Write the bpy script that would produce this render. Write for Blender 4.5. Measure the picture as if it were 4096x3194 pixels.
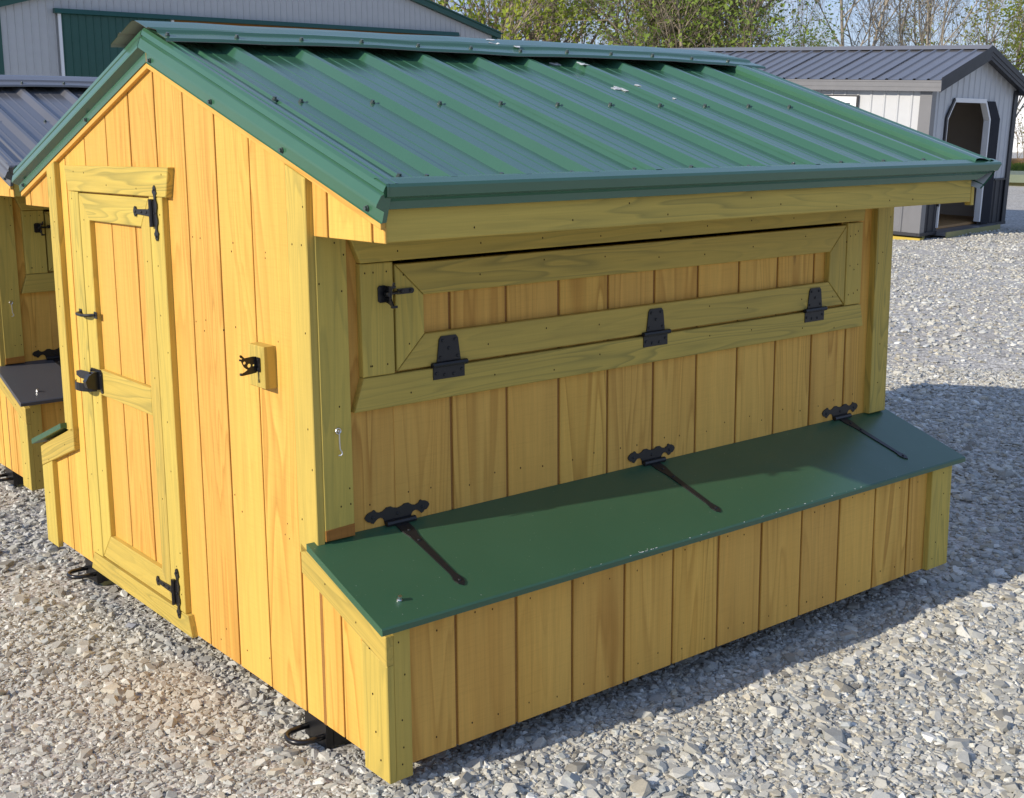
import bpy, bmesh, math, random
import numpy as np
from mathutils import Vector, Matrix

for o in list(bpy.data.objects):
    bpy.data.objects.remove(o)
S = bpy.context.scene
C = S.collection
R = random.Random(7)

# ------------------------------------------------------------------ camera
CAM = np.array([-1.5990, -2.7917, 1.6866])
yaw, pitch, roll = math.radians(51.6248), math.radians(-10.3803), math.radians(-0.5444)
fwd = Vector((math.cos(pitch) * math.cos(yaw), math.cos(pitch) * math.sin(yaw), math.sin(pitch)))
rgt = fwd.cross(Vector((0, 0, 1))).normalized()
upv = rgt.cross(fwd)
r2 = math.cos(roll) * rgt + math.sin(roll) * upv
u2 = -math.sin(roll) * rgt + math.cos(roll) * upv
cam = bpy.data.objects.new('camera', bpy.data.cameras.new('camera'))
C.objects.link(cam)
M = Matrix.Identity(4)
for i in range(3):
    M[i][0], M[i][1], M[i][2], M[i][3] = r2[i], u2[i], -fwd[i], CAM[i]
cam.matrix_world = M
cam.data.sensor_width = 36.0
cam.data.sensor_fit = 'HORIZONTAL'
cam.data.lens = 36.0 * 4969.85 / 4096
cam.data.shift_x = (2048 - 1996.148) / 4096
cam.data.shift_y = -(1597 - 1462.94) / 4096
cam.data.clip_start = 0.05
cam.data.clip_end = 2000
S.camera = cam

# ------------------------------------------------------------------ light and sky
SUN_EL = math.atan(0.4835)
to_sun = Vector((-1.0, 0.0985, 0.4835 * math.hypot(1, .0985))).normalized()
W = bpy.data.worlds.new('World')
S.world = W
W.use_nodes = True
nt = W.node_tree
nt.nodes.clear()
def wn(t, **k):
    n = nt.nodes.new(t)
    for a, b in k.items():
        setattr(n, a, b)
    return n
out = wn('ShaderNodeOutputWorld')
bg = wn('ShaderNodeBackground')
bg.inputs[1].default_value = 0.15
sky = wn('ShaderNodeTexSky', sky_type='NISHITA', sun_disc=False)
sky.sun_elevation = SUN_EL
sky.sun_rotation = math.atan2(to_sun.x, to_sun.y)
sky.altitude = 250
sky.air_density = 1.0
sky.dust_density = 0.1
sky.ozone_density = 2.6
tc = wn('ShaderNodeTexCoord')
mp = wn('ShaderNodeMapping')
mp.inputs['Scale'].default_value = (1.0, 1.0, 2.6)
no = wn('ShaderNodeTexNoise')
no.inputs['Scale'].default_value = 5.5
no.inputs['Detail'].default_value = 6
no.inputs['Roughness'].default_value = 0.58
rp = wn('ShaderNodeValToRGB')
rp.color_ramp.elements[0].position = 0.56
rp.color_ramp.elements[1].position = 0.68
rp.color_ramp.elements[1].color = (0.75, 0.75, 0.75, 1)
mx = wn('ShaderNodeMix', data_type='RGBA')
mx.inputs[7].default_value = (3.7, 3.7, 4.2, 1)
L = nt.links.new
L(tc.outputs['Generated'], mp.inputs[0])
L(mp.outputs[0], no.inputs['Vector'])
L(no.outputs[0], rp.inputs[0])
L(rp.outputs[0], mx.inputs[0])
# clear spring sky: the same sky with its brightness range compressed and its blue evened out
bw = wn('ShaderNodeRGBToBW')
L(sky.outputs[0], bw.inputs[0])
def wmath(op, a, b):
    n = wn('ShaderNodeMath', operation=op)
    for k, v in enumerate((a, b)):
        if isinstance(v, (int, float)): n.inputs[k].default_value = v
        else: L(v, n.inputs[k])
    return n.outputs[0]
lum = wmath('MAXIMUM', bw.outputs[0], 0.05)
hue = wn('ShaderNodeVectorMath', operation='DIVIDE')
L(sky.outputs[0], hue.inputs[0]); L(lum, hue.inputs[1])
hm = wn('ShaderNodeMix', data_type='RGBA', blend_type='MULTIPLY')
hm.inputs[0].default_value = 1.0
L(hue.outputs[0], hm.inputs[6]); hm.inputs[7].default_value = (0.96, 0.985, 1.10, 1)
tn = wn('ShaderNodeMix', data_type='RGBA')
tn.inputs[0].default_value = 0.5
L(hm.outputs[2], tn.inputs[6]); tn.inputs[7].default_value = (0.84, 0.99, 1.42, 1)
sc = wn('ShaderNodeVectorMath', operation='SCALE')
L(tn.outputs[2], sc.inputs[0]); L(wmath('MULTIPLY', wmath('POWER', lum, 0.40), 1.58), sc.inputs['Scale'])
L(sc.outputs[0], mx.inputs[6])
L(mx.outputs[2], bg.inputs[0])
L(bg.outputs[0], out.inputs[0])

sl = bpy.data.lights.new('sun', 'SUN')
sl.energy = 3.55
sl.angle = math.radians(0.53)
sl.color = (1.0, 0.905, 0.775)
sun = bpy.data.objects.new('sun', sl)
C.objects.link(sun)
sun.rotation_euler = to_sun.to_track_quat('Z', 'Y').to_euler()
sun.location = (-10, 2, 12)

S.view_settings.view_transform = 'Standard'
S.view_settings.look = 'None'
S.view_settings.exposure = 0.42
S.view_settings.gamma = 1
S.view_settings.use_curve_mapping = False
S.render.engine = 'CYCLES'
S.render.resolution_x, S.render.resolution_y = 1024, 798

# ------------------------------------------------------------------ material helpers
class NT:
    def __init__(s, name):
        s.m = bpy.data.materials.new(name)
        s.m.use_nodes = True
        s.t = s.m.node_tree
        s.b = s.t.nodes['Principled BSDF']
    def n(s, t, **k):
        n = s.t.nodes.new(t)
        for a, b in k.items():
            setattr(n, a, b)
        return n
    def l(s, a, b):
        s.t.links.new(a, b)
    def math(s, op, a, b=None, c=None):
        n = s.n('ShaderNodeMath', operation=op)
        for i, v in enumerate((a, b, c)):
            if v is None: continue
            if isinstance(v, (int, float)): n.inputs[i].default_value = v
            else: s.l(v, n.inputs[i])
        return n.outputs[0]
    def mix(s, f, a, b, mode='MIX'):
        n = s.n('ShaderNodeMix', data_type='RGBA', blend_type=mode)
        for i, v in ((0, f), (6, a), (7, b)):
            if isinstance(v, (int, float)): n.inputs[i].default_value = v
            elif isinstance(v, tuple): n.inputs[i].default_value = v + (1,) if len(v) == 3 else v
            else: s.l(v, n.inputs[i])
        return n.outputs[2]
    def map(s, vec, scale, loc=(0, 0, 0)):
        n = s.n('ShaderNodeMapping')
        n.inputs['Scale'].default_value = scale
        n.inputs['Location'].default_value = loc
        s.l(vec, n.inputs[0])
        return n.outputs[0]
    def noise(s, vec, scale, detail=2, rough=.5, dist=0):
        n = s.n('ShaderNodeTexNoise')
        n.inputs['Scale'].default_value = scale
        n.inputs['Detail'].default_value = detail
        n.inputs['Roughness'].default_value = rough
        n.inputs['Distortion'].default_value = dist
        s.l(vec, n.inputs['Vector'])
        return n
    def ramp(s, f, *st):
        n = s.n('ShaderNodeValToRGB')
        e = n.color_ramp.elements
        while len(e) < len(st): e.new(0.5)
        for i, (p, c) in enumerate(st):
            e[i].position = p
            e[i].color = (c, c, c, 1) if isinstance(c, (int, float)) else tuple(c) + (1,)
        s.l(f, n.inputs[0])
        return n.outputs[0]
    def bump(s, h, st, dist=.01):
        n = s.n('ShaderNodeBump')
        n.inputs['Strength'].default_value = st
        n.inputs['Distance'].default_value = dist
        s.l(h, n.inputs['Height'])
        s.l(n.outputs[0], s.b.inputs['Normal'])
    def set(s, **k):
        for a, v in k.items():
            a = a.replace('_', ' ')
            if isinstance(v, (int, float)): s.b.inputs[a].default_value = v
            elif isinstance(v, tuple): s.b.inputs[a].default_value = v + (1,)
            else: s.l(v, s.b.inputs[a])
        return s.m

def wood(name, light, dark, stain, ring_amt=.55, rings=9.0, saw=.35, blotch=.5, rough=.62, knots=.3, gs=1.0, fig=.3):
    """grain attribute: x,y across the board, z along it (metres, plus a random offset per board)"""
    m = NT(name)
    g = m.n('ShaderNodeAttribute', attribute_name='grain').outputs['Vector']
    # growth rings: level lines of a noise stretched along the board
    big = m.noise(m.map(g, (7.0 * gs, 7.0 * gs, 0.62 * gs)), 1.0, 2.0, .45, fig).outputs[0]
    ring = m.math('FRACT', m.math('MULTIPLY', big, rings))
    ringc = m.ramp(ring, (0.0, 0.0), (0.55, 0.35), (0.86, 1.0), (1.0, 0.0))
    fib = m.noise(m.map(g, (260, 260, 7)), 1.0, 2, .6).outputs[0]
    fibm = m.noise(m.map(g, (60, 60, 1.6)), 1.0, 3, .6).outputs[0]
    bl = m.noise(m.map(g, (5, 5, 1.1)), 1.0, 3, .6).outputs[0]
    mod = m.ramp(m.noise(m.map(g, (2.1, 2.1, .5)), 1.0, 1).outputs[0], (.36, .15), (.62, 1.0))
    f = m.math('MULTIPLY', m.math('MULTIPLY', ringc, ring_amt), mod)
    col = m.mix(f, light, dark)
    col = m.mix(m.math('MULTIPLY', m.ramp(bl, (.42, 0.0), (.72, 1.0)), blotch), col, stain)
    v = m.math('ADD', m.math('MULTIPLY', fib, .22), m.math('MULTIPLY', fibm, .34))
    v = m.math('ADD', v, .72)
    rnd = m.n('ShaderNodeObjectInfo').outputs['Random']
    v = m.math('MULTIPLY', v, m.math('ADD', m.math('MULTIPLY', rnd, .14), .93))
    hs = m.n('ShaderNodeHueSaturation')
    m.l(v, hs.inputs['Value'])
    m.l(m.math('ADD', m.math('MULTIPLY', rnd, .007), .4965), hs.inputs['Hue'])
    m.l(col, hs.inputs['Color'])
    col = hs.outputs[0]
    # knots: sparse dark ovals
    vo = m.n('ShaderNodeTexVoronoi', feature='F1')
    vo.inputs['Scale'].default_value = 1.0
    m.l(m.map(g, (5.2, 5.2, 1.5)), vo.inputs['Vector'])
    pick = m.n('ShaderNodeSeparateColor')
    m.l(vo.outputs['Color'], pick.inputs[0])
    kn = m.math('MULTIPLY', m.ramp(vo.outputs['Distance'], (.035, 1.0), (.075, 0.0)), m.math('GREATER_THAN', pick.outputs[0], 1 - knots))
    col = m.mix(m.math('MULTIPLY', kn, .8), col, tuple(c * .22 for c in dark))
    # cross-grain saw marks
    sw = m.noise(m.map(g, (9, 9, 330)), 1.0, 2, .6).outputs[0]
    col = m.mix(m.math('MULTIPLY', m.ramp(sw, (.5, 0.0), (.78, 1.0)), saw * .55), col, tuple(c * .62 for c in dark))
    h = m.math('ADD', m.math('MULTIPLY', fib, .6), m.math('MULTIPLY', sw, saw))
    m.bump(h, .35, .0016)
    return m.set(Base_Color=col, Roughness=rough, Specular_IOR_Level=.3)

def paint(name, col, rough=.34, spec=.5, speck=.0, wav=.0, dirt=.0):
    m = NT(name)
    o = m.n('ShaderNodeTexCoord').outputs['Object']
    c = m.mix(m.math('MULTIPLY', m.ramp(m.noise(o, 3.5, 4, .6).outputs[0], (.38, 0.0), (.75, 1.0)), .18), col, tuple(min(1, x * 1.35 + .01) for x in col))
    if speck:
        c = m.mix(m.ramp(m.noise(o, 130, 2, .5).outputs[0], (.735, 0.0), (.79, speck)), c, (.5, .52, .46))
    if dirt:
        c = m.mix(m.math('MULTIPLY', m.ramp(m.noise(o, 1.7, 6, .65).outputs[0], (.5, 0.0), (.8, 1.0)), dirt), c, (.35, .32, .27))
    if wav:
        m.bump(m.noise(o, 5.0, 2, .5).outputs[0], wav, .01)
    rr = m.math('ADD', m.math('MULTIPLY', m.noise(o, 9, 4, .6).outputs[0], .16), rough - .08)
    return m.set(Base_Color=c, Roughness=rr, Specular_IOR_Level=spec)

M_SIDING = wood('stained_siding', (.735, .430, .092), (.48, .24, .042), (.675, .355, .064), ring_amt=.95, rings=9, saw=.24, knots=.16, fig=.8)
M_TRIM = wood('stained_trim', (.585, .425, .088), (.33, .265, .064), (.47, .355, .078), ring_amt=.9, rings=13, saw=.08, knots=.16, gs=1.5)
M_GROOVE = wood('groove_wood', (.34, .165, .04), (.20, .085, .02), (.26, .115, .025), saw=.8, knots=0)
M_CUT = wood('end_grain', (.55, .30, .06), (.30, .15, .03), (.42, .2, .03), rings=22, saw=.4, knots=0)
M_CEDAR = wood('fresh_cut', (.40, .17, .03), (.24, .09, .015), (.3, .12, .02), saw=.6, knots=0)
M_PLY = wood('plywood', (.42, .24, .10), (.30, .15, .06), (.34, .18, .07), saw=.1, knots=.3)
M_PT = wood('treated_timber', (.34, .32, .14), (.22, .22, .09), (.27, .26, .12), saw=.2, knots=.1)
M_YEL = wood('yellow_timber', (.50, .36, .06), (.4, .28, .04), (.45, .32, .05), saw=.1, knots=.1)
M_GREEN = paint('green_roof_paint', (.043, .128, .072), .20, .9, speck=.0, wav=.0)
M_GREENLID = paint('green_lid_paint', (.040, .110, .056), .32, .55, speck=.55, wav=.0)
M_GREY = paint('grey_roof_paint', (.125, .125, .13), .22, .9, wav=.0)
M_GREYLID = paint('grey_lid_paint', (.075, .075, .08), .34, .5, speck=.4, wav=.0)
M_BLACK = paint('black_hardware', (.010, .010, .011), .30, .5)
M_BLACKM = paint('black_matt_hardware', (.012, .012, .013), .42, .45)
M_SCREW = paint('screw_paint', (.06, .085, .08), .35, .6)
M_WHITE = paint('white_paint', (.78, .78, .76), .45, .4)
M_WSIDE = paint('white_siding_paint', (.50, .51, .515), .4, .4, dirt=.08)
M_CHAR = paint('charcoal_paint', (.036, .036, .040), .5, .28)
M_NAVY = paint('navy_door_paint', (.012, .014, .022), .65, .12)
M_PRIMER = paint('beige_primer', (.30, .28, .22), .5, .3)
M_LINING = paint('shed_lining', (.50, .44, .37), .7, .2)
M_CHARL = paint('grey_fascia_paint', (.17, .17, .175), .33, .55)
M_BARN = paint('barn_grey_paint', (.47, .47, .455), .42, .4, dirt=.06)
M_BGREEN = paint('barn_green_paint', (.012, .075, .055), .36, .5)
M_HOLE = paint('hole_dark', (.035, .02, .01), .8, .1)
M_UNDER = paint('trim_underside_white', (.55, .55, .50), .45, .4)
def zinc():
    m = NT('zinc_plated')
    return m.set(Base_Color=(.75, .76, .78), Metallic=1.0, Roughness=.28)
M_ZINC = zinc()
def poly_film():
    m = NT('hoop_film')
    o = m.n('ShaderNodeTexCoord').outputs['Object']
    c = m.mix(m.ramp(m.noise(m.map(o, (.3, .3, .3)), 1, 3).outputs[0], (.4, 0.0), (.7, .5)), (.80, .82, .84), (.62, .66, .70))
    return m.set(Base_Color=c, Roughness=.4)
M_FILM = poly_film()
def dropping():
    m = NT('bird_dropping')
    o = m.n('ShaderNodeTexCoord').outputs['Object']
    c = m.mix(m.ramp(m.noise(o, 90, 3).outputs[0], (.45, 0.0), (.6, .8)), (.75, .75, .72), (.3, .32, .3))
    return m.set(Base_Color=c, Roughness=.8)
M_DROP = dropping()

def stone_mat():
    m = NT('gravel_stone')
    a = m.n('ShaderNodeAttribute', attribute_name='tint').outputs['Color']
    o = m.n('ShaderNodeTexCoord').outputs['Object']
    n1 = m.noise(o, 150, 4, .65).outputs[0]
    n2 = m.noise(o, 36, 3, .6).outputs[0]
    v = m.math('ADD', m.math('MULTIPLY', n1, .45), m.math('MULTIPLY', n2, .35))
    hs = m.n('ShaderNodeHueSaturation')
    m.l(m.math('ADD', v, .62), hs.inputs['Value'])
    m.l(a, hs.inputs['Color'])
    m.bump(n1, .5, .002)
    return m.set(Base_Color=hs.outputs[0], Roughness=.85, Specular_IOR_Level=.25)
M_STONE = stone_mat()
def ground_mat():
    m = NT('gravel_ground')
    o = m.n('ShaderNodeTexCoord').outputs['Object']
    w = m.noise(o, 30, 2).outputs['Color']
    wv = m.n('ShaderNodeVectorMath', operation='MULTIPLY_ADD')
    m.l(w, wv.inputs[0]); wv.inputs[1].default_value = (.02, .02, .02); m.l(o, wv.inputs[2])
    def vor(sc):
        v = m.n('ShaderNodeTexVoronoi', feature='F1')
        v.inputs['Scale'].default_value = sc
        m.l(wv.outputs[0], v.inputs['Vector'])
        s = m.n('ShaderNodeSeparateColor'); m.l(v.outputs['Color'], s.inputs[0])
        return v.outputs['Distance'], s
    d1, s1 = vor(75); d2, s2 = vor(28)
    pick = m.math('GREATER_THAN', s2.outputs[1], .62)
    val = m.math('ADD', m.math('MULTIPLY', s1.outputs[0], m.math('SUBTRACT', 1, pick)), m.math('MULTIPLY', s2.outputs[0], pick))
    c = m.ramp(val, (0.0, (.20, .19, .165)), (.35, (.36, .345, .305)), (.7, (.54, .52, .47)), (1.0, (.66, .64, .58)))
    big = m.noise(o, .9, 5, .62).outputs[0]
    c = m.mix(m.math('MULTIPLY', m.ramp(big, (.45, 0.0), (.75, 1.0)), .45), c, (.43, .37, .28))
    big2 = m.noise(m.map(o, (1, 1, 1), (7, 3, 0)), .35, 4, .6).outputs[0]
    c = m.mix(m.math('MULTIPLY', m.ramp(big2, (.4, 0.0), (.7, 1.0)), .3), c, (.56, .55, .53))
    h = m.math('SUBTRACT', 1.0, m.math('ADD', m.math('MULTIPLY', d1, .7), m.math('MULTIPLY', d2, .8)))
    m.bump(h, .45, .012)
    return m.set(Base_Color=c, Roughness=.9, Specular_IOR_Level=.2)
M_GROUND = ground_mat()
def leaf_mat(name, a, b):
    m = NT(name)
    o = m.n('ShaderNodeTexCoord').outputs['Object']
    rnd = m.n('ShaderNodeObjectInfo').outputs['Random']
    f = m.math('ADD', m.noise(o, .9, 3, .6).outputs[0], m.math('MULTIPLY', m.math('SUBTRACT', rnd, .5), .25))
    c = m.mix(m.ramp(f, (.32, 0.0), (.68, 1.0)), a, b)
    m.set(Base_Color=c, Roughness=.55, Specular_IOR_Level=.2)
    tr = m.n('ShaderNodeBsdfTranslucent'); m.l(c, tr.inputs[0])
    ad = m.n('ShaderNodeMixShader'); ad.inputs[0].default_value = .45
    m.l(m.b.outputs[0], ad.inputs[1]); m.l(tr.outputs[0], ad.inputs[2])
    m.l(ad.outputs[0], m.t.nodes['Material Output'].inputs[0])
    return m.m
M_LEAF_Y = leaf_mat('spring_yellow_leaf', (.46, .50, .07), (.33, .43, .06))
M_LEAF_G = leaf_mat('spring_green_leaf', (.20, .31, .055), (.32, .40, .08))
M_LEAF_P = leaf_mat('pale_catkin_leaf', (.34, .33, .13), (.40, .36, .18))
M_LEAF_O = leaf_mat('olive_bud_leaf', (.30, .30, .07), (.36, .32, .10))
M_GRASS = leaf_mat('grass_blade', (.12, .19, .03), (.20, .24, .05))
def bark_mat(name, a, b):
    m = NT(name)
    o = m.n('ShaderNodeTexCoord').outputs['Object']
    c = m.mix(m.ramp(m.noise(m.map(o, (3, 3, .7)), 2, 4, .6).outputs[0], (.35, 0.0), (.7, 1.0)), a, b)
    return m.set(Base_Color=c, Roughness=.9, Specular_IOR_Level=.1)
M_BARK = bark_mat('grey_brown_bark', (.27, .22, .165), (.40, .34, .265))
M_BARKL = bark_mat('pale_bark', (.30, .26, .20), (.44, .385, .31))
M_TWIG = bark_mat('brown_twig', (.33, .255, .18), (.45, .37, .27))

# ------------------------------------------------------------------ mesh helpers
class MB:
    def __init__(s):
        s.v, s.f, s.m = [], [], []
    def add(s, vs, fs, mi=0):
        k = len(s.v)
        s.v += [tuple(p) for p in vs]
        s.f += [tuple(i + k for i in f) for f in fs]
        s.m += [mi] * len(fs)
        return s
    def box(s, lo, hi, mi=0):
        x0, y0, z0 = lo; x1, y1, z1 = hi
        return s.add([(x0, y0, z0), (x1, y0, z0), (x1, y1, z0), (x0, y1, z0), (x0, y0, z1), (x1, y0, z1), (x1, y1, z1), (x0, y1, z1)],
                     [(0, 3, 2, 1), (4, 5, 6, 7), (0, 1, 5, 4), (1, 2, 6, 5), (2, 3, 7, 6), (3, 0, 4, 7)], mi)
    def prism(s, poly, fm, d0, d1, ch=0.0, mi=0):
        """poly: 2D outline; fm(a,b,d) -> xyz; back at d0, front at d1; ch = chamfer of the front edge (convex outlines)"""
        n = len(poly)
        if ch:
            pl = inset(poly, ch)
            rings = [[fm(a, b, d0) for a, b in poly], [fm(a, b, d1 - ch) for a, b in poly], [fm(a, b, d1) for a, b in pl]]
        else:
            rings = [[fm(a, b, d0) for a, b in poly], [fm(a, b, d1) for a, b in poly]]
        vs = [p for r in rings for p in r]
        fs = [tuple(range(n))[::-1]]
        for r in range(len(rings) - 1):
            for i in range(n):
                j = (i + 1) % n
                fs.append((r * n + i, r * n + j, (r + 1) * n + j, (r + 1) * n + i))
        fs.append(tuple((len(rings) - 1) * n + i for i in range(n)))
        return s.add(vs, fs, mi)
    def sweep(s, prof, path_fn, ts, mi=0, close=False):
        """profile points swept through path_fn(point, t)"""
        n = len(prof)
        vs = [path_fn(p, t) for t in ts for p in prof]
        fs = []
        for k in range(len(ts) - 1):
            for i in range(n if close else n - 1):
                j = (i + 1) % n
                fs.append((k * n + i, k * n + j, (k + 1) * n + j, (k + 1) * n + i))
        return s.add(vs, fs, mi)
    def tube(s, pts, r, seg=6, mi=0, caps=True):
        pts = [Vector(p) for p in pts]
        rs = r if isinstance(r, (list, tuple)) else [r] * len(pts)
        rings = []
        t0 = (pts[1] - pts[0]).normalized()
        a = t0.orthogonal().normalized()
        for i, p in enumerate(pts):
            t = (pts[min(i + 1, len(pts) - 1)] - pts[max(i - 1, 0)]).normalized()
            a = (a - t * a.dot(t))
            a = a.normalized() if a.length > 1e-6 else t.orthogonal().normalized()
            b = t.cross(a)
            rings.append([p + rs[i] * (math.cos(2 * math.pi * k / seg) * a + math.sin(2 * math.pi * k / seg) * b) for k in range(seg)])
        vs = [q for r_ in rings for q in r_]
        fs = []
        for i in range(len(pts) - 1):
            for k in range(seg):
                j = (k + 1) % seg
                fs.append((i * seg + k, i * seg + j, (i + 1) * seg + j, (i + 1) * seg + k))
        if caps:
            fs.append(tuple(range(seg))[::-1])
            fs.append(tuple((len(pts) - 1) * seg + k for k in range(seg)))
        return s.add(vs, fs, mi)
    def build(s, name, mats, parent=None, grain=None, recalc=True, smooth=False):
        me = bpy.data.meshes.new(name)
        me.from_pydata(s.v, [], s.f)
        for m in (mats if isinstance(mats, (list, tuple)) else [mats]):
            me.materials.append(m)
        me.polygons.foreach_set('material_index', s.m)
        if recalc:
            bm = bmesh.new(); bm.from_mesh(me)
            bmesh.ops.recalc_face_normals(bm, faces=bm.faces)
            bm.to_mesh(me); bm.free()
        if grain is not None:
            set_grain(me, grain)
        if smooth:
            me.polygons.foreach_set('use_smooth', [True] * len(me.polygons))
        o = bpy.data.objects.new(name, me)
        C.objects.link(o)
        if parent is not None:
            o.parent = parent
        return o

AX = {'x': ((0, 1, 0), (0, 0, 1), (1, 0, 0)), 'y': ((1, 0, 0), (0, 0, 1), (0, 1, 0)), 'z': ((1, 0, 0), (0, 1, 0), (0, 0, 1))}
def set_grain(me, g):
    if isinstance(g, str):
        A = np.array(AX[g], float)
    else:
        a = Vector(g).normalized(); b = a.orthogonal().normalized(); A = np.array([b, a.cross(b), a])
    co = np.empty(len(me.vertices) * 3); me.vertices.foreach_get('co', co)
    off = np.array([R.uniform(-40, 40) for _ in range(3)])
    q = co.reshape(-1, 3) @ A.T + off
    at = me.attributes.new('grain', 'FLOAT_VECTOR', 'POINT')
    at.data.foreach_set('vector', q.ravel())

def inset(poly, c):
    n = len(poly)
    ar = sum(poly[i][0] * poly[(i + 1) % n][1] - poly[(i + 1) % n][0] * poly[i][1] for i in range(n))
    sg = 1 if ar > 0 else -1
    res = []
    for i in range(n):
        p0, p1, p2 = Vector(poly[i - 1]), Vector(poly[i]), Vector(poly[(i + 1) % n])
        e1 = (p1 - p0).normalized(); e2 = (p2 - p1).normalized()
        n1 = Vector((-e1.y, e1.x)) * sg; n2 = Vector((-e2.y, e2.x)) * sg
        k = 1 + n1.dot(n2)
        res.append(tuple(p1 + (n1 + n2) * (c / max(k, .35))))
    return res

def clip(poly, axis, val, keep_greater):
    res = []
    n = len(poly)
    for i in range(n):
        p, q = poly[i], poly[(i + 1) % n]
        a = (p[axis] - val) * (1 if keep_greater else -1)
        b = (q[axis] - val) * (1 if keep_greater else -1)
        if a >= 0: res.append(p)
        if (a > 0 > b) or (a < 0 < b):
            t = a / (a - b)
            res.append((p[0] + t * (q[0] - p[0]), p[1] + t * (q[1] - p[1])))
    r = []
    for p in res:
        if not r or abs(p[0] - r[-1][0]) + abs(p[1] - r[-1][1]) > 1e-5: r.append(p)
    if len(r) > 1 and abs(r[0][0] - r[-1][0]) + abs(r[0][1] - r[-1][1]) < 1e-5: r.pop()
    return r

def empty(name, loc, label, cat, group=None, rz=0):
    o = bpy.data.objects.new(name, None)
    C.objects.link(o)
    o.location = loc
    o.rotation_euler = (0, 0, rz)
    o.empty_display_size = .2
    o['label'] = label; o['category'] = cat
    if group: o['group'] = group
    return o
def tag(o, label, cat, group=None):
    o['label'] = label; o['category'] = cat
    if group: o['group'] = group
    return o
def copy_tree(o, parent=None):
    c = o.copy(); C.objects.link(c)
    if parent is not None: c.parent = parent
    for ch in list(o.children):
        copy_tree(ch, c)
    return c

# screw head shared by roofs and lids (z up, sits on z = 0)
def screw_mesh(name, mat, r=.0085, h=.009):
    b = MB()
    disc = [(r * math.cos(2 * math.pi * k / 12), r * math.sin(2 * math.pi * k / 12)) for k in range(12)]
    b.prism(disc, lambda a, c, d: (a, c, d), -.002, .0028)
    hexp = [(.0058 * math.cos(math.pi * k / 3), .0058 * math.sin(math.pi * k / 3)) for k in range(6)]
    b.prism(hexp, lambda a, c, d: (a, c, d), .0026, h)
    o = b.build(name, mat)
    me = o.data
    bpy.data.objects.remove(o)
    return me
SCREW = screw_mesh('roof_screw', M_SCREW, .0075, .0085)
BOLT = screw_mesh('lid_bolt', M_ZINC, .0075, .013)
def place(me, name, parent, loc, normal):
    o = bpy.data.objects.new(name, me)
    C.objects.link(o); o.parent = parent
    o.location = loc
    o.rotation_euler = Vector(normal).to_track_quat('Z', 'Y').to_euler()
    return o

# ------------------------------------------------------------------ ground
def gh(x, y):
    """height of the gravel yard"""
    h = .012 + .012 * np.sin(x * 1.3 + .7) * np.sin(y * 1.1 + 2.1) + .006 * np.sin(x * 3.7 + y * 2.9) + .004 * np.sin(x * 7.1 - y * 6.3 + 1)
    h = h + .048 * np.exp(-(((x - .06) / .38) ** 2 + ((y + .40) / .17) ** 2))
    h = h + .020 * np.exp(-(((y + .62) / .13) ** 2)) * np.clip((x - .3) / .8, 0, 1)
    far = np.clip((np.hypot(x, y) - 25) / 20, 0, 1)
    under = np.exp(-(((x - 1.2) / 1.25) ** 4 + ((y - .93) / 1.15) ** 4))
    return h * (1 - far) * (1 - under) 
def coords(lo, hi, n, ext, k):
    mid = np.linspace(lo, hi, n)
    g = np.geomspace(1, ext, k)
    st = mid[1] - mid[0]
    return np.concatenate([lo - g[::-1] + 1 - st, mid, hi + g - 1 + st])
gx = coords(-4, 12, 170, 600, 26); gy = coords(-4, 12, 170, 600, 26)
X, Y = np.meshgrid(gx, gy, indexing='ij')
Zg = gh(X, Y)
nx, ny = X.shape
idx = np.arange(nx * ny).reshape(nx, ny)
me = bpy.data.meshes.new('gravel_yard')
me.from_pydata(np.c_[X.ravel(), Y.ravel(), Zg.ravel()].tolist(), [],
               np.stack([idx[:-1, :-1], idx[1:, :-1], idx[1:, 1:], idx[:-1, 1:]], -1).reshape(-1, 4).tolist())
me.materials.append(M_GROUND)
me.polygons.foreach_set('use_smooth', [True] * len(me.polygons))
gnd = bpy.data.objects.new('gravel_yard', me)
C.objects.link(gnd)
gnd['kind'] = 'structure'
gnd['label'] = 'pale grey crushed limestone yard surface'

# loose stones (real geometry, one object)
def hull(seed, flat):
    rr = random.Random(seed)
    bm = bmesh.new()
    el = rr.uniform(.55, .95)
    for ring, (r0, r1, z) in enumerate(((.55, .95, .5), (.85, 1.2, -.25), (.4, .7, -.8))):
        n = (5, 5, 3)[ring]; a0 = rr.uniform(0, 6.28)
        tx, ty = rr.uniform(-.25, .25), rr.uniform(-.25, .25)
        for k in range(n):
            a = a0 + (k + rr.uniform(-.35, .35)) * 2 * math.pi / n; r_ = rr.uniform(r0, r1)
            x, y = r_ * math.cos(a) * 1.15, r_ * math.sin(a) * el
            bm.verts.new((x, y, flat * (z + tx * x + ty * y)))
    bmesh.ops.convex_hull(bm, input=bm.verts)
    for v in [v for v in bm.verts if not v.link_faces]: bm.verts.remove(v)
    bmesh.ops.triangulate(bm, faces=bm.faces)
    bmesh.ops.recalc_face_normals(bm, faces=bm.faces)
    bm.verts.index_update()
    V = np.array([v.co for v in bm.verts]); F = np.array([[l.vert.index for l in f.loops] for f in bm.faces])
    bm.free()
    return V, F
SH = [hull(100 + i, [.42, .60, .85, .5][i % 4]) for i in range(24)]
rng = np.random.default_rng(3)
def wedge(r0, r1, dens, half=math.radians(31)):
    n = int(dens * half * (r1 * r1 - r0 * r0))
    rad = np.sqrt(rng.uniform(r0 * r0, r1 * r1, n))
    az = yaw + rng.uniform(-half, half, n)
    return np.c_[CAM[0] + rad * np.cos(az), CAM[1] + rad * np.sin(az)]
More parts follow.
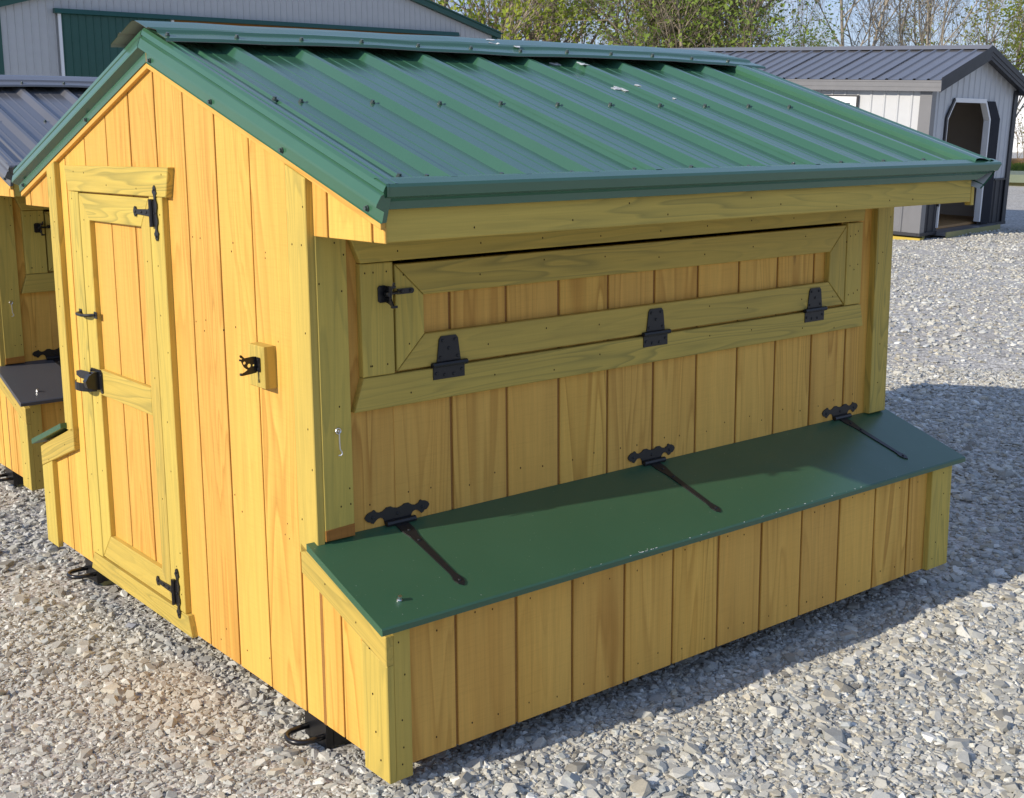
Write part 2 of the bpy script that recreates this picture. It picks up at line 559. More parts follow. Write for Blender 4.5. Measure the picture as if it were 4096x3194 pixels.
P1 = wedge(1.9, 4.6, 11500); P2 = wedge(4.6, 9.5, 2300); P3 = wedge(9.5, 24, 320)
sz1 = np.exp(rng.normal(math.log(.0056), .48, len(P1)))
sz2 = np.exp(rng.normal(math.log(.0085), .45, len(P2)))
sz3 = np.exp(rng.normal(math.log(.0135), .42, len(P3)))
P = np.r_[P1, P2, P3]; SZ = np.clip(np.r_[sz1, sz2, sz3], .003, .026)
def inside(x, y, x0, x1, y0, y1): return (x > x0) & (x < x1) & (y > y0) & (y < y1)
kill = inside(P[:, 0], P[:, 1], .25, 2.2, .1, 2.0) | inside(P[:, 0], P[:, 1], .5, 2.3, 3.5, 5.2)
kill |= inside(P[:, 0], P[:, 1], .01, 2.5, -.02, .15) | inside(P[:, 0], P[:, 1], .01, 2.5, 1.7, 1.85)
# the bigger stones lie in loose drifts
drift = .5 + .5 * np.sin(P[:, 0] * 1.9 + 1.1 * np.sin(P[:, 1] * 1.3)) * np.sin(P[:, 1] * 2.3 + .6)
SZ *= .82 + .42 * drift
front = np.clip((-.30 - P[:, 1]) / .5, 0, 1)
SZ *= 1 + .42 * front
P, SZ = P[~kill], SZ[~kill]
N = len(P)
base = np.array([1.075, 1.085, 1.0]) * np.array([[.47, .455, .43], [.41, .40, .385], [.53, .52, .51], [.37, .37, .37], [.46, .425, .37], [.30, .28, .255], [.64, .635, .63], [.40, .415, .425]])
tint = base[rng.choice(len(base), N, p=[.25, .19, .15, .13, .11, .08, .04, .05])] * rng.uniform(.72, 1.18, (N, 1))
# a buff patch of dirt-stained stone left of the front corner
tan = np.exp(-(((P[:, 0] + .20) / .26) ** 2 + ((P[:, 1] - .62) / .30) ** 2))
tint = tint * (1 - .45 * tan[:, None]) + np.array([.50, .425, .30]) * .45 * tan[:, None]
warm = np.clip((P[:, 1] - P[:, 0] * .4 + .2) / 1.2, 0, 1)[:, None]
tint = tint * (1 - .08 * warm) + np.array([.46, .435, .375]) * .08 * warm
which = rng.integers(0, len(SH), N)
VV, FF, TT, off = [], [], [], 0
for k, (V, F) in enumerate(SH):
    ids = np.where(which == k)[0]
    n = len(ids)
    if not n: continue
    a = rng.uniform(0, 2 * math.pi, n); b = rng.normal(0, .24, n); c = rng.normal(0, .24, n)
    ca, sa, cb, sb, cc, sc = np.cos(a), np.sin(a), np.cos(b), np.sin(b), np.cos(c), np.sin(c)
    O = np.zeros(n); I = np.ones(n)
    Rz = np.array([[ca, -sa, O], [sa, ca, O], [O, O, I]]).transpose(2, 0, 1)
    Rx = np.array([[I, O, O], [O, cb, -sb], [O, sb, cb]]).transpose(2, 0, 1)
    Ry = np.array([[cc, O, sc], [O, I, O], [-sc, O, cc]]).transpose(2, 0, 1)
    M3 = Rz @ Rx @ Ry
    q = np.einsum('nij,vj->nvi', M3, V) * (SZ[ids] * rng.uniform(.85, 1.3, n))[:, None, None]
    z = gh(P[ids, 0], P[ids, 1]) + SZ[ids] * rng.uniform(-.05, .42, n)
    q += np.c_[P[ids], z][:, None, :]
    VV.append(q.reshape(-1, 3))
    FF.append((F[None] + (np.arange(n) * len(V))[:, None, None]).reshape(-1, 3) + off)
    TT.append(np.repeat(tint[ids], len(V), 0))
    off += n * len(V)
VV, FF, TT = np.concatenate(VV), np.concatenate(FF), np.concatenate(TT)
me = bpy.data.meshes.new('gravel')
me.vertices.add(len(VV)); me.vertices.foreach_set('co', VV.ravel())
me.loops.add(FF.size); me.loops.foreach_set('vertex_index', FF.ravel().astype(np.int32))
me.polygons.add(len(FF))
me.polygons.foreach_set('loop_start', np.arange(0, FF.size, 3, dtype=np.int32))
me.polygons.foreach_set('loop_total', np.full(len(FF), 3, dtype=np.int32))
me.update(calc_edges=True)
at = me.attributes.new('tint', 'FLOAT_COLOR', 'POINT')
at.data.foreach_set('color', np.c_[TT, np.ones(len(TT))].ravel())
me.shade_flat()
me.materials.append(M_STONE)
grv = bpy.data.objects.new('gravel', me)
C.objects.link(grv)
grv['kind'] = 'stuff'
grv['label'] = 'loose crushed grey and buff limestone gravel covering the yard'
print('stones', N, 'tris', len(FF))

# a few stones that stand out from the rest
def loose_stone(x, y, r, col, seed, label, rz):
    V, F = hull(seed, .8)
    m = NT('loose_stone_' + str(seed))
    o_ = m.n('ShaderNodeTexCoord').outputs['Object']
    c = m.mix(m.ramp(m.noise(o_, 60, 4, .6).outputs[0], (.35, 0.0), (.7, 1.0)), col, tuple(k * .8 for k in col))
    m.set(Base_Color=c, Roughness=.85)
    b = MB().add([tuple(v * r) for v in V], [tuple(f) for f in F])
    o = b.build('stone', m.m)
    o.location = (x, y, float(gh(np.array(x), np.array(y))) + r * .35)
    o.rotation_euler = (.12, -.08, rz)
    tag(o, label, 'stone')
loose_stone(1.955, -.587, .022, (.72, .71, .69), 501, 'bright white angular stone on the sunlit gravel just outside the coop shadow', .6)
loose_stone(-.048, 1.262, .021, (.27, .28, .30), 502, 'dark blue grey stone lying on the gravel below the door sill', 2.2)

# ------------------------------------------------------------------ the chicken coop
YC = .930            # ridge line
SL = 1 / 3.0         # roof slope
G8 = .2032           # groove spacing
def roof_z(y): return 1.590 + (min(y, 2 * YC - y) + .36) * SL
def gab(a, b, d): return (-d, a, b)                  # gable wall, outward -x
def lng(a, b, d): return (a, -d, b)                  # long wall, outward -y
def nst(a, b, d): return (a, -.3175 - d, b)          # nest box front
LEN = 2.487

def boards(parent, poly, cuts, fm, d0, d1, mat, axis=0, grain='z', gap=.0098, name='siding_board', ch=.0016):
    lo = min(p[axis] for p in poly); hi = max(p[axis] for p in poly)
    ed = [lo - gap] + sorted(c for c in cuts if lo + .012 < c < hi - .012) + [hi + gap]
    for a, b in zip(ed[:-1], ed[1:]):
        q = clip(clip(poly, axis, a + gap / 2 + R.uniform(-.0006, .0006), True), axis, b - gap / 2 + R.uniform(-.0006, .0006), False)
        if len(q) >= 3 and max(p[axis] for p in q) - min(p[axis] for p in q) > .004:
            MB().prism(q, fm, d0, d1 + R.uniform(-.0006, .0006), ch).build(name, mat, parent, grain)
def board(parent, name, poly, fm, d0, d1, grain, mat=None, ch=.0022):
    return MB().prism(poly, fm, d0, d1, ch).build(name, mat or M_TRIM, parent, grain)

FANCY = [(-.108, 0), (-.103, .008), (-.094, .013), (-.083, .015), (-.079, .0185), (-.075, .017), (-.071, .011), (-.060, .007), (-.050, .009), (-.043, .013), (-.037, .0175), (-.022, .0175), (-.014, .013), (0, .010)]
FANCY = FANCY + [(-a, b) for a, b in FANCY[-2::-1]]
FLOW = [(-.105, -.006), (-.098, -.013), (-.090, -.014), (-.087, -.0185), (-.080, -.021), (-.073, -.014), (-.066, -.009), (-.057, -.008), (-.050, -.011), (-.045, -.018), (-.043, -.029)]
FANCY = FANCY + [(-a, b) for a, b in FLOW] + FLOW[::-1]
def strap_outline(l, w0=.019, w1=.0065, tip=.015):
    h = [(0, w0), (l * .10, w0 * 1.02), (l * .17, w0 * .80), (l * .22, w0 * .62), (l * .34, w1 * 1.35), (l * .82, w1), (l * .865, w1 * 1.25), (l * .885, tip * .95), (l * .92, tip), (l * .965, tip * .72), (l, 0)]
    return h + [(a, -b) for a, b in h[-2::-1]]
def heads(b, pts, fm, d, r=.0048, h=.003):
    for a, c in pts:
        b.prism([(a + r * math.cos(k * math.pi / 4), c + r * math.sin(k * math.pi / 4)) for k in range(8)], fm, d, d + h, r * .35)

def make_coop(loc):
    K = empty('chicken_coop', loc, 'yellow stained wooden chicken coop with a green metal roof and green nest box lid', 'chicken coop', 'wooden chicken coops on the gravel')
    gcuts = [-.0895 + k * G8 for k in range(-2, 14)]
    zs = .100
    rake = lambda y: roof_z(y) - .112
    # backing panels: these show as the rough bottoms of the grooves
    b = MB()
    b.prism([(0, zs + .002), (1.86, zs + .002), (1.86, rake(1.86) + .02), (YC, rake(YC) + .02), (0, rake(0) + .02)], gab, -.02, -.0052)
    b.prism([(-.317, zs + .002), (0, zs + .002), (0, .60), (-.317, .49)], gab, -.02, -.0052)
    b.prism([(1.86, zs + .002), (2.177, zs + .002), (2.177, .49), (1.86, .60)], gab, -.02, -.0052)
    b.prism([(-.344, 1.449), (0, 1.449), (0, rake(0) + .02), (-.344, rake(-.344) + .02)], gab, -.02, -.0052)
    b.prism([(1.86, 1.449), (2.204, 1.449), (2.204, rake(2.204) + .02), (1.86, rake(1.86) + .02)], gab, -.02, -.0052)
    b.build('gable_sheathing', M_GROOVE, K, 'z')
    b = MB()
    for q in ([(0, zs), (.24, zs), (.24, 1.66), (0, 1.66)], [(2.219, zs), (LEN, zs), (LEN, 1.66), (2.219, 1.66)], [(.24, zs), (2.219, zs), (2.219, 1.356), (.24, 1.351)], [(.24, 1.3685), (2.219, 1.376), (2.219, 1.66), (.24, 1.66)]):
        b.prism(q, lng, -.02, -.0052)
    b.build('wall_sheathing', M_GROOVE, K, 'z')
    b = MB().prism([(.001, zs + .002), (LEN - .02, zs + .002), (LEN - .02, .49), (.001, .49)], nst, -.02, -.0052)
    b.build('nest_sheathing', M_GROOVE, K, 'z')
    # gable boards
    boards(K, [(0, zs), (1.86, zs), (1.86, rake(1.86)), (YC, rake(YC)), (0, rake(0))], gcuts, gab, -.0050, 0, M_SIDING)
    boards(K, [(-.3175, zs), (-.0005, zs), (-.0005, .606), (-.3175, .50)], gcuts, gab, -.0050, 0, M_SIDING)
    boards(K, [(1.8605, zs), (2.1775, zs), (2.1775, .50), (1.8605, .606)], gcuts, gab, -.0050, 0, M_SIDING)
    boards(K, [(-.348, 1.445), (-.0005, 1.445), (-.0005, rake(0)), (-.348, rake(-.348))], gcuts, gab, -.0050, 0, M_SIDING)
    boards(K, [(1.8605, 1.445), (2.208, 1.445), (2.208, rake(2.208)), (1.8605, rake(1.86))], gcuts, gab, -.0050, 0, M_SIDING)
    # long wall and nest front boards
    wc = [.2338 - G8 + k * G8 for k in range(13)]
    for q in ([(.0, .52), (.24, .52), (.24, 1.65), (.0, 1.65)], [(2.219, .52), (LEN - .01, .52), (LEN - .01, 1.65), (2.219, 1.65)], [(.24, .52), (2.219, .52), (2.219, 1.356), (.24, 1.351)], [(.24, 1.3685), (2.219, 1.376), (2.219, 1.65), (.24, 1.65)]):
        boards(K, q, wc, lng, -.0050, 0, M_SIDING)
    nc = [.2091 - G8 + k * G8 for k in range(13)]
    boards(K, [(.0, zs), (LEN - .012, zs), (LEN - .012, .515), (.0, .515)], nc, nst, -.0050, 0, M_SIDING)
    # far sides and floor
    b = MB()
    b.box((LEN - .02, .0, zs), (LEN, 1.86, 1.66)); b.box((0.02, 1.845, zs), (LEN - .02, 1.86, 1.66))
    b.prism([(0, 1.66), (1.86, 1.66), (YC, 1.9)], lambda a, c, d: (LEN - .02 + d, a, c), 0, .02)
    b.box((.02, 2.16, zs), (LEN - .02, 2.1775, .5)); b.box((LEN - .02, 1.86, zs), (LEN, 2.1775, .5)); b.box((LEN - .02, -.317, zs), (LEN, 0, .5))
    b.prism([(-.344, 1.447), (0, 1.447), (0, 1.6), (-.344, 1.49)], lambda a, c, d: (LEN - .02 + d, a, c), 0, .02)
    b.prism([(1.86, 1.447), (2.204, 1.447), (2.204, 1.49), (1.86, 1.6)], lambda a, c, d: (LEN - .02 + d, a, c), 0, .02)
    b.build('rear_wall', M_SIDING, K, 'z')
    MB().box((.02, -.29, zs + .01), (LEN - .02, 2.14, zs + .03)).build('floor_deck', M_PLY, K, 'x')
    # corner trims
    T = .022
    board(K, 'corner_trim', [(-.019, .612), (.081, .583), (.081, rake(.081)), (-.019, rake(-.019))], gab, 0, T, 'z')
    board(K, 'corner_trim', [(1.80, .607), (1.879, .607), (1.879, rake(1.879)), (1.80, rake(1.80))], gab, 0, T, 'z')
    board(K, 'corner_trim', [(.0005, .634), (.093, .634), (.093, 1.62), (.0005, 1.62)], lng, 0, T, 'z')
    board(K, 'corner_trim', [(2.397, .634), (2.498, .634), (2.498, 1.62), (2.397, 1.62)], lng, 0, .028, 'z')
    board(K, 'trim_offcut', [(.0015, .6345), (.092, .6345), (.092, .668), (.0015, .664)], lng, T - .002, T + .0025, 'x', M_CEDAR, .001)
    # nest box trims
    board(K, 'nest_trim', [(-.3372, .472), (.0745, .6145), (.0745, .528), (-.3372, .395)][::-1], gab, 0, T, (0, .95, .33))
    board(K, 'nest_trim', [(2.188, .480), (1.797, .626), (1.800, .538), (2.188, .400)], gab, 0, T, (0, .95, -.33))
    board(K, 'nest_post', [(-.3372, .078), (-.221, .078), (-.221, .428), (-.3372, .3935)], gab, 0, T - .001, 'z')
    board(K, 'nest_post', [(2.070, .082), (2.188, .082), (2.188, .3985), (2.070, .441)], gab, 0, T - .001, 'z')
    board(K, 'nest_post', [(.0005, .078), (.052, .078), (.052, .495), (.0005, .495)], nst, 0, .0195, 'z')
    board(K, 'nest_post', [(2.352, .100), (LEN - .008, .100), (LEN - .008, .498), (2.352, .498)], nst, 0, .022, 'z')
    # fascia board and rake boards
    board(K, 'fascia_board', [(.004, 1.447), (LEN, 1.447), (LEN, 1.548), (.004, 1.548)], lambda a, c, d: (a, -.322 - d, c), 0, .023, 'x')
    board(K, 'fascia_board', [(.004, 1.447), (LEN, 1.447), (LEN, 1.548), (.004, 1.548)], lambda a, c, d: (a, 2.18 + d, c), 0, .023, 'x')
    b = MB().prism([(-.346, 1.435), (-.322, 1.435), (-.322, 1.50), (-.346, 1.50)], lambda a, c, d: (LEN + .001 + d, a, c), 0, .018)
    b.build('fascia_end', M_TRIM, K, 'z')
    for sgn in (1, -1):
        f = (lambda y: y) if sgn == 1 else (lambda y: 2 * YC - y)
        q = [(f(-.352), roof_z(-.352) - .114), (f(YC), roof_z(YC) - .114), (f(YC), roof_z(YC) - .06), (f(-.352), roof_z(-.352) - .06)]
        board(K, 'rake_board', q, gab, .0005, .0145, (0, .95, sgn * .316), M_SIDING, .0012)
    # ------- roof
    N = Vector((0, -SL, 1)).normalized()
    X0, P9 = .160, .2325
    def slope(x, y, h, sg):
        yy = y if sg == 1 else 2 * YC - y
        h = (h - .013) * .95
        return (x, yy - sg * SL * h, roof_z(y) + h)
    MB().prism([(-.34, roof_z(-.34) - .04), (YC, roof_z(YC) - .04), (2.2, roof_z(2.2) - .04), (2.2, roof_z(2.2) - .05), (YC, roof_z(YC) - .05), (-.34, roof_z(-.34) - .05)],
               lambda a, c, d: (d, a, c), .0, 2.50).build('roof_deck', M_PLY, K, 'x')
    def minor(x): return [(x - .007, 0), (x - .004, .0016), (x + .004, .0016), (x + .007, 0)]
    def rib(x): return [(x, 0), (x + .027, .0195), (x + .046, .0195), (x + .073, 0)]
    prof = [[(-.018, 0)] + minor(.022) + [(.055, 0)] + minor(.050)[1:] + [(.066, 0), (.071, .007), (.078, .007), (.083, 0)] + minor(.118)]
    for k in range(10):
        x = X0 + P9 * k
        seg = rib(x)
        if k < 9: seg += minor(x + .073 + .053) + minor(x + .073 + .106)
        else: seg += [(x + .14, 0), (2.57, 0)]
        if k in (3, 6): 
            prof[-1].append(rib(x)[0]); prof[-1].append((x + .027, .0195)); prof[-1].append((x + .046, .0195))
            seg = [(x + .014, .0115), (x + .026, .0205), (x + .047, .0205), (x + .0745, 0)] + seg[4:]
            prof.append(seg)
        else:
            prof[-1] += seg
    prof[0] = [(-.018, 0)] + minor(.020) + minor(.046) + [(.066, 0), (.071, .007), (.078, .007), (.083, 0)] + minor(.118) + prof[0][[i for i, p in enumerate(prof[0]) if abs(p[0] - X0) < 1e-6][0]:]
    for sg in (1, -1):
        for pr in prof:
            ts = [-.358, -.1, .3, .6, YC - .055]
            pan = MB().sweep(pr, lambda p, t: slope(p[0], t, p[1], sg), ts).build('roof_panel', M_GREEN, K, recalc=False)
            if sg == 1:
                lo, hi = pr[0][0], pr[-1][0]
                xs = [x for x in [.075 - .008] + [X0 - .012 + P9 * k for k in range(10)] + [2.472] if lo < x + .02 <= hi + .03]
                for x in xs:
                    for y in (-.315, .272):
                        place(SCREW, 'roof_screw', pan, slope(x + R.uniform(-.005, .005), y + R.uniform(-.008, .008), .007 if x < .1 else .001, 1), N)
    # ridge cap with a bent, slightly sagging tail
    cap = [(-.186, -.005), (-.182, .003), (-.128, .003), (-.120, .010), (-.108, .011), (-.100, .006), (-.04, .006), (-.012, .005), (0, .002)]
    cap = cap + [(-a, c) for a, c in cap[-2::-1]]
    xs = [-.050, -.03, .15, .3, .5, .7, .9, 1.1, 1.3, 1.5, 1.7, 1.9, 2.1, 2.3, 2.42, 2.50, 2.57]
    def capf(p, x):
        ed = abs(p[0]) > .11
        sag = .0028 * math.sin(x * 5.1 + p[0] * 9) * ed + .0015 * math.sin(x * 13)
        drop = -.012 * max(0, (x - 2.36) / .21) ** 1.4
        return (x + (.024 if x < -.045 and ed and p[0] < 0 else 0) + (.09 * (abs(p[0]) / .18) if x > 2.56 else 0), YC + p[0], roof_z(YC + p[0]) + .025 + p[1] + sag + drop)
    rc = MB().sweep(cap, capf, xs).build('ridge_cap', M_GREEN, K, recalc=False)
    def capu(p, x):
        q = capf(p, x)
        return (q[0] + .0005, q[1], q[2] - .0014)
    MB().sweep(cap, capu, xs).build('ridge_cap_underside', M_PRIMER, K, recalc=False)
    for k in range(12):
        x = -.012 + k * .2245 if k < 11 else 2.452
        q = capf((-.158, .003), x)
        place(SCREW, 'ridge_screw', rc, (q[0], q[1], q[2] + .001), N)
    # rake trims
    rp_ = [(.0245, .013), (.0215, -.005), (.004, -.0075), (.001, -.005), (-.016, -.007), (-.024, .000), (-.0275, .014), (-.0235, .019), (-.0315, .024), (-.039, .046), (-.0395, .053), (-.0150, .066), (-.0150, .094), (-.0185, .097)]
    for sg in (1, -1):
        def rk(p, t, sg=sg):
            y0 = -.392 + .030 * max(0, p[1]) / .09
            y = y0 + (YC - y0) * t
            return (p[0], y if sg == 1 else 2 * YC - y, roof_z(y) - p[1] * 1.0)
        rb = MB().sweep(rp_, rk, [0, .3, .6, .9985])
        rb.add([rk(p, .001) for p in rp_[1:]] + [rk((-.002, .095), .001), rk((-.002, .0), .001)], [tuple(range(len(rp_) + 1))])
        rt = rb.build('rake_trim', M_GREEN, K, recalc=False)
        for y in ((-.30, .10, .50, YC - .03) if sg == 1 else (-.31, .40)):
            yy = y if sg == 1 else 2 * YC - y
            place(SCREW, 'trim_screw', rt, (-.016, yy, roof_z(y) - .083), (-1, 0, -.02))
        rp2 = [(2.438, .014), (2.44, -.002), (2.445, -.007), (2.452, -.016), (2.475, -.018), (2.50, -.016), (2.535, -.008), (2.55, -.012), (2.578, -.004), (2.585, .010), (2.58, .030), (2.555, .05), (2.515, .075), (2.492, .09)]
        def rk2(p, t, sg=sg):
            y0 = -.380
            y = y0 + (YC - y0) * t
            return (p[0] + .03 * t * (1 if p[0] < 2.55 else 1.2), y if sg == 1 else 2 * YC - y, roof_z(y) - p[1])
        MB().sweep(rp2, rk2, [0, .5, 1.0]).build('rake_trim', M_GREEN, K, recalc=False)
        b = MB().sweep([(2.488, .092), (2.512, .077), (2.575, .034)], lambda p, t: rk2(p, t), [0.004, .5, 1.0])
        b.build('rake_trim_underside', M_UNDER, K, recalc=False)
        # eave trim
        ep = [(-.338, -.004), (-.3465, .0085), (-.362, .0062), (-.392, -.0045), (-.396, -.012), (-.3905, -.034), (-.374, -.040), (-.368, -.046), (-.366, -.064), (-.352, -.066)]
        def ev(p, t, sg=sg):
            x0 = -.0235 + .008 * min(1, max(0, (-.004 - p[1]) / .05)); x1 = 2.592 - .1 * min(1, max(0, (-.03 - p[1]) / .03))
            return (x0 + (x1 - x0) * t, p[0] if sg == 1 else 2 * YC - p[0], roof_z(-.36) + p[1])
        MB().prism([(p[0] if sg == 1 else 2 * YC - p[0], roof_z(-.36) + p[1]) for p in ep] + [((-.30 if sg == 1 else 2 * YC + .30), roof_z(-.36) - .06), ((-.30 if sg == 1 else 2 * YC + .30), roof_z(-.36) + .01)], gab, .0135, .0148).build('eave_end', M_GREEN, K)
        MB().sweep(ep, ev, [0, .02, .3, .6, .94, 1]).build('eave_trim', M_GREEN, K, recalc=False)
    # bird droppings on the roof
    for (x, y, s) in ((1.545, .462, .030), (1.60, .440, .012), (1.57, .70, .020), (1.50, .765, .018), (1.66, .30, .006), (1.42, .52, .006), (1.71, .36, .006), (1.35, .30, .005)):
        rr = random.Random(int(x * 1000))
        pts = []
        for k in range(11):
            a = 2 * math.pi * k / 11; r_ = s * rr.uniform(.5, 1.75)
            pts.append((x + r_ * math.cos(a) * .9, y + r_ * math.sin(a) * .75))
        h0 = .0215 if s > .01 and abs(((x - X0) % P9) - .036) < .045 else .0012
        MB().prism(pts, lambda a, c, d: slope(a, c, h0 + d, 1), 0, .0012).build('bird_dropping', M_DROP, K)
    for (x, y, s) in ((1.262, .835, .022), (1.305, .90, .018), (1.345, .80, .014)):
        rr = random.Random(int(x * 1000)); pts = []
        for k in range(9):
            a = 2 * math.pi * k / 9; r_ = s * rr.uniform(.4, 1.3)
            pts.append((x + r_ * math.cos(a) * 1.5, y + r_ * math.sin(a) * .8))
        MB().prism(pts, lambda a, c, d: (a, c, capf((c - YC, .0125 if c < YC - .09 else .0068), a)[2] + d), 0, .0008).build('bird_dropping', M_DROP, K)
    # ------- gable door
    D = bpy.data.objects.new('door', None); C.objects.link(D); D.parent = K
    st = .020
    board(D, 'door_stile', [(1.487, .8), (1.487, .2735), (1.571, .178), (1.571, 1.510), (1.487, 1.4175)], gab, 0, st, 'z')
    board(D, 'door_stile', [(.966, .178), (1.035, .2735), (1.035, 1.4175), (.966, 1.510)], gab, 0, st, 'z')
    board(D, 'door_rail', [(1.0365, 1.418), (1.4865, 1.418), (1.570, 1.510), (.967, 1.510)], gab, 0, st, 'y')
    board(D, 'door_rail', [(1.0365, .800), (1.4860, .800), (1.4860, .892), (1.0365, .892)], gab, 0, st, 'y')
    board(D, 'door_rail', [(.967, .178), (1.570, .178), (1.4865, .273), (1.0365, .273)], gab, 0, st, 'y')
    board(K, 'door_jamb', [(1.577, .172), (1.676, .170), (1.668, 1.514), (1.577, 1.514)], gab, 0, .021, 'z')
    board(K, 'door_jamb', [(.862, .168), (.960, .168), (.960, 1.516), (.862, 1.516)], gab, 0, .021, 'z')
    board(K, 'door_sill', [(.818, .098), (1.698, .098), (1.666, .1675), (.842, .166)], gab, 0, .022, 'y')
    board(K, 'door_header', [(.828, 1.517), (1.665, 1.516), (1.695, 1.605), (.802, 1.608)], gab, 0, .0225, 'y')
    # door hinges: fancy plate on the jamb, strap on the rail
    for zc, flip in ((1.4665, 1), (.226, -1)):
        b = MB()
        fm = lambda a, c, d, zc=zc: (-.0228 - d, .905 - c * .80, zc + a * .80)
        b.prism(FANCY, fm, 0, .003)
        heads(b, [(-.09, 0), (0, -.004), (.09, 0)], fm, .003)
        b.tube([(-.0285, .930, zc - .043), (-.0285, .930, zc + .043)], .0075, 8)
        hk = strap_outline(.148, .016, .0075, .017)
        fm2 = lambda a, c, d, zc=zc: (-.0228 - d, .930 + a, zc + c)
        b.prism(hk, fm2, 0, .003)
        heads(b, [(.045, 0), (.085, 0), (.132, 0)], fm2, .003)
        b.build('door_hinge', M_BLACK, D)
    # pull handle near the latch edge
    b = MB()
    b.tube([(-.021, 1.490, 1.086), (-.034, 1.503, 1.085), (-.046, 1.52, 1.084), (-.050, 1.545, 1.083), (-.050, 1.585, 1.083), (-.045, 1.602, 1.083), (-.030, 1.615, 1.083), (-.021, 1.622, 1.083)], .0058, 8)
    b.prism([(1.468, 1.074), (1.496, 1.074), (1.496, 1.098), (1.468, 1.098)], gab, st, st + .003, .001)
    b.prism([(1.612, 1.073), (1.638, 1.073), (1.638, 1.095), (1.612, 1.095)], gab, .021, .024, .001)
    b.build('door_handle', M_BLACK, D)
    # gravity latch on the door stile
    b = MB()
    b.prism([(1.455, .812), (1.468, .806), (1.475, .820), (1.532, .822), (1.56, .815), (1.566, .825), (1.566, .880), (1.556, .890), (1.470, .892), (1.455, .882)], gab, st, st + .004)
    b.prism([(-.0235, .884), (-.040, .884), (-.060, .872), (-.072, .852), (-.066, .830), (-.045, .822), (-.0235, .818)], lambda a, c, d: (a, 1.485 + d, c), 0, .028)
    b.prism([(-.0235, .876), (-.035, .878), (-.052, .866), (-.050, .836), (-.0235, .830)], lambda a, c, d: (a, 1.532 + d, c), 0, .008)
    arc = [(-.030 - .046 * math.sin(t), 1.50 + .068 - .068 * math.cos(t)) for t in [i * math.pi / 10 for i in range(0, 9)]]
    for za, zb in ((.812, .842),):
        for (x, y), (x2, y2) in zip(arc[:-1], arc[1:]):
            b.add([(x, y, za), (x2, y2, za), (x2, y2, zb), (x, y, zb), (x + .003, y + .002, za), (x2 + .003, y2 + .002, za), (x2 + .003, y2 + .002, zb), (x + .003, y + .002, zb)],
                  [(0, 1, 2, 3), (4, 7, 6, 5), (0, 4, 5, 1), (3, 2, 6, 7), (0, 3, 7, 4), (1, 5, 6, 2)])
    b.prism([(1.50, .853), (1.60, .850), (1.632, .856), (1.630, .872), (1.59, .880), (1.50, .884)], gab, .046, .052, .001)
    b.tube([(-.026, 1.53, .866), (-.050, 1.535, .866)], .008, 8)
    heads(b, [(1.557, .880), (1.465, .873), (1.462, .822)], gab, st + .004)
    b.build('door_latch', M_BLACK, D)
    # catch block and latch plate on the wall
    board(K, 'catch_block', [(.207, 1.018), (.299, 1.018), (.299, 1.1345), (.207, 1.1345)], gab, 0, .038, 'z', None, .002)
    b = MB()
    PY = .2475
    sx = lambda a: -.041 + (a + .041) * .60
    sz_ = lambda c: 1.0575 + (c - 1.036) * .653
    fb = lambda a, c, d: (sx(a), PY + d, sz_(c))
    # plate in the x-z plane with three round holes left open
    plate = [(-.041, 1.040), (-.041, 1.108), (-.058, 1.110), (-.100, 1.107), (-.119, 1.102), (-.117, 1.095), (-.112, 1.083), (-.103, 1.068), (-.090, 1.058), (-.086, 1.056), (-.100, 1.048), (-.116, 1.0435), (-.118, 1.037), (-.112, 1.033), (-.075, 1.036)]
    bm = bmesh.new()
    vs = [bm.verts.new((sx(a), PY, sz_(c))) for a, c in plate]
    es = [bm.edges.new((vs[i], vs[(i + 1) % len(vs)])) for i in range(len(vs))]
    for (hx, hz, hr) in ((-.101, 1.0865, .0042), (-.078, 1.073, .0054), (-.056, 1.0725, .0028)):
        hv = [bm.verts.new((sx(hx) + hr * math.cos(k * math.pi / 6), PY, sz_(hz) + hr * math.sin(k * math.pi / 6))) for k in range(12)]
        es += [bm.edges.new((hv[i], hv[(i + 1) % 12])) for i in range(12)]
    bmesh.ops.triangle_fill(bm, edges=es, use_beauty=True)
    gg = bmesh.ops.extrude_face_region(bm, geom=bm.faces[:])
    for v in [e for e in gg['geom'] if isinstance(e, bmesh.types.BMVert)]: v.co.y -= .0024
    bmesh.ops.recalc_face_normals(bm, faces=bm.faces)
    bm.verts.index_update()
    b.add([tuple(v.co) for v in bm.verts], [tuple(v.index for v in f.verts) for f in bm.faces])
    bm.free()
    b.prism([(.226, 1.066), (.229, 1.063), (.245, 1.063), (.248, 1.066), (.248, 1.100), (.245, 1.103), (.229, 1.103), (.226, 1.100)], gab, .038, .0412)
    heads(b, [(.2355, 1.071), (.2355, 1.0965)], gab, .0412, .0036, .0025)
    b.prism([(-.098, 1.105), (-.116, 1.122), (-.124, 1.120), (-.121, 1.111), (-.108, 1.104)], fb, -.003, 0)
    b.box((-.091, PY - .005, 1.097), (-.086, PY + .002, 1.102)); b.box((-.090, PY - .006, 1.0565), (-.0845, PY + .004, 1.063))
    b.tube([(-.0405, .236, 1.063), (-.0412, .235, 1.045), (-.0405, .234, 1.034)], .0014, 5)
    b.build('catch_plate', M_BLACK, K)
    # ------- drop-down hatch on the long wall
    H = bpy.data.objects.new('feed_hatch', None); C.objects.link(H); H.parent = K
    t0 = .024
    board(K, 'hatch_casing', [(.135, 1.3665), (2.318, 1.374), (2.330, 1.46), (.094, 1.46)], lng, 0, t0, 'x')
    board(K, 'hatch_casing', [(.134, 1.0615), (.235, 1.0615), (.235, 1.3645), (.133, 1.3645)], lng, 0, t0 - .001, 'z')
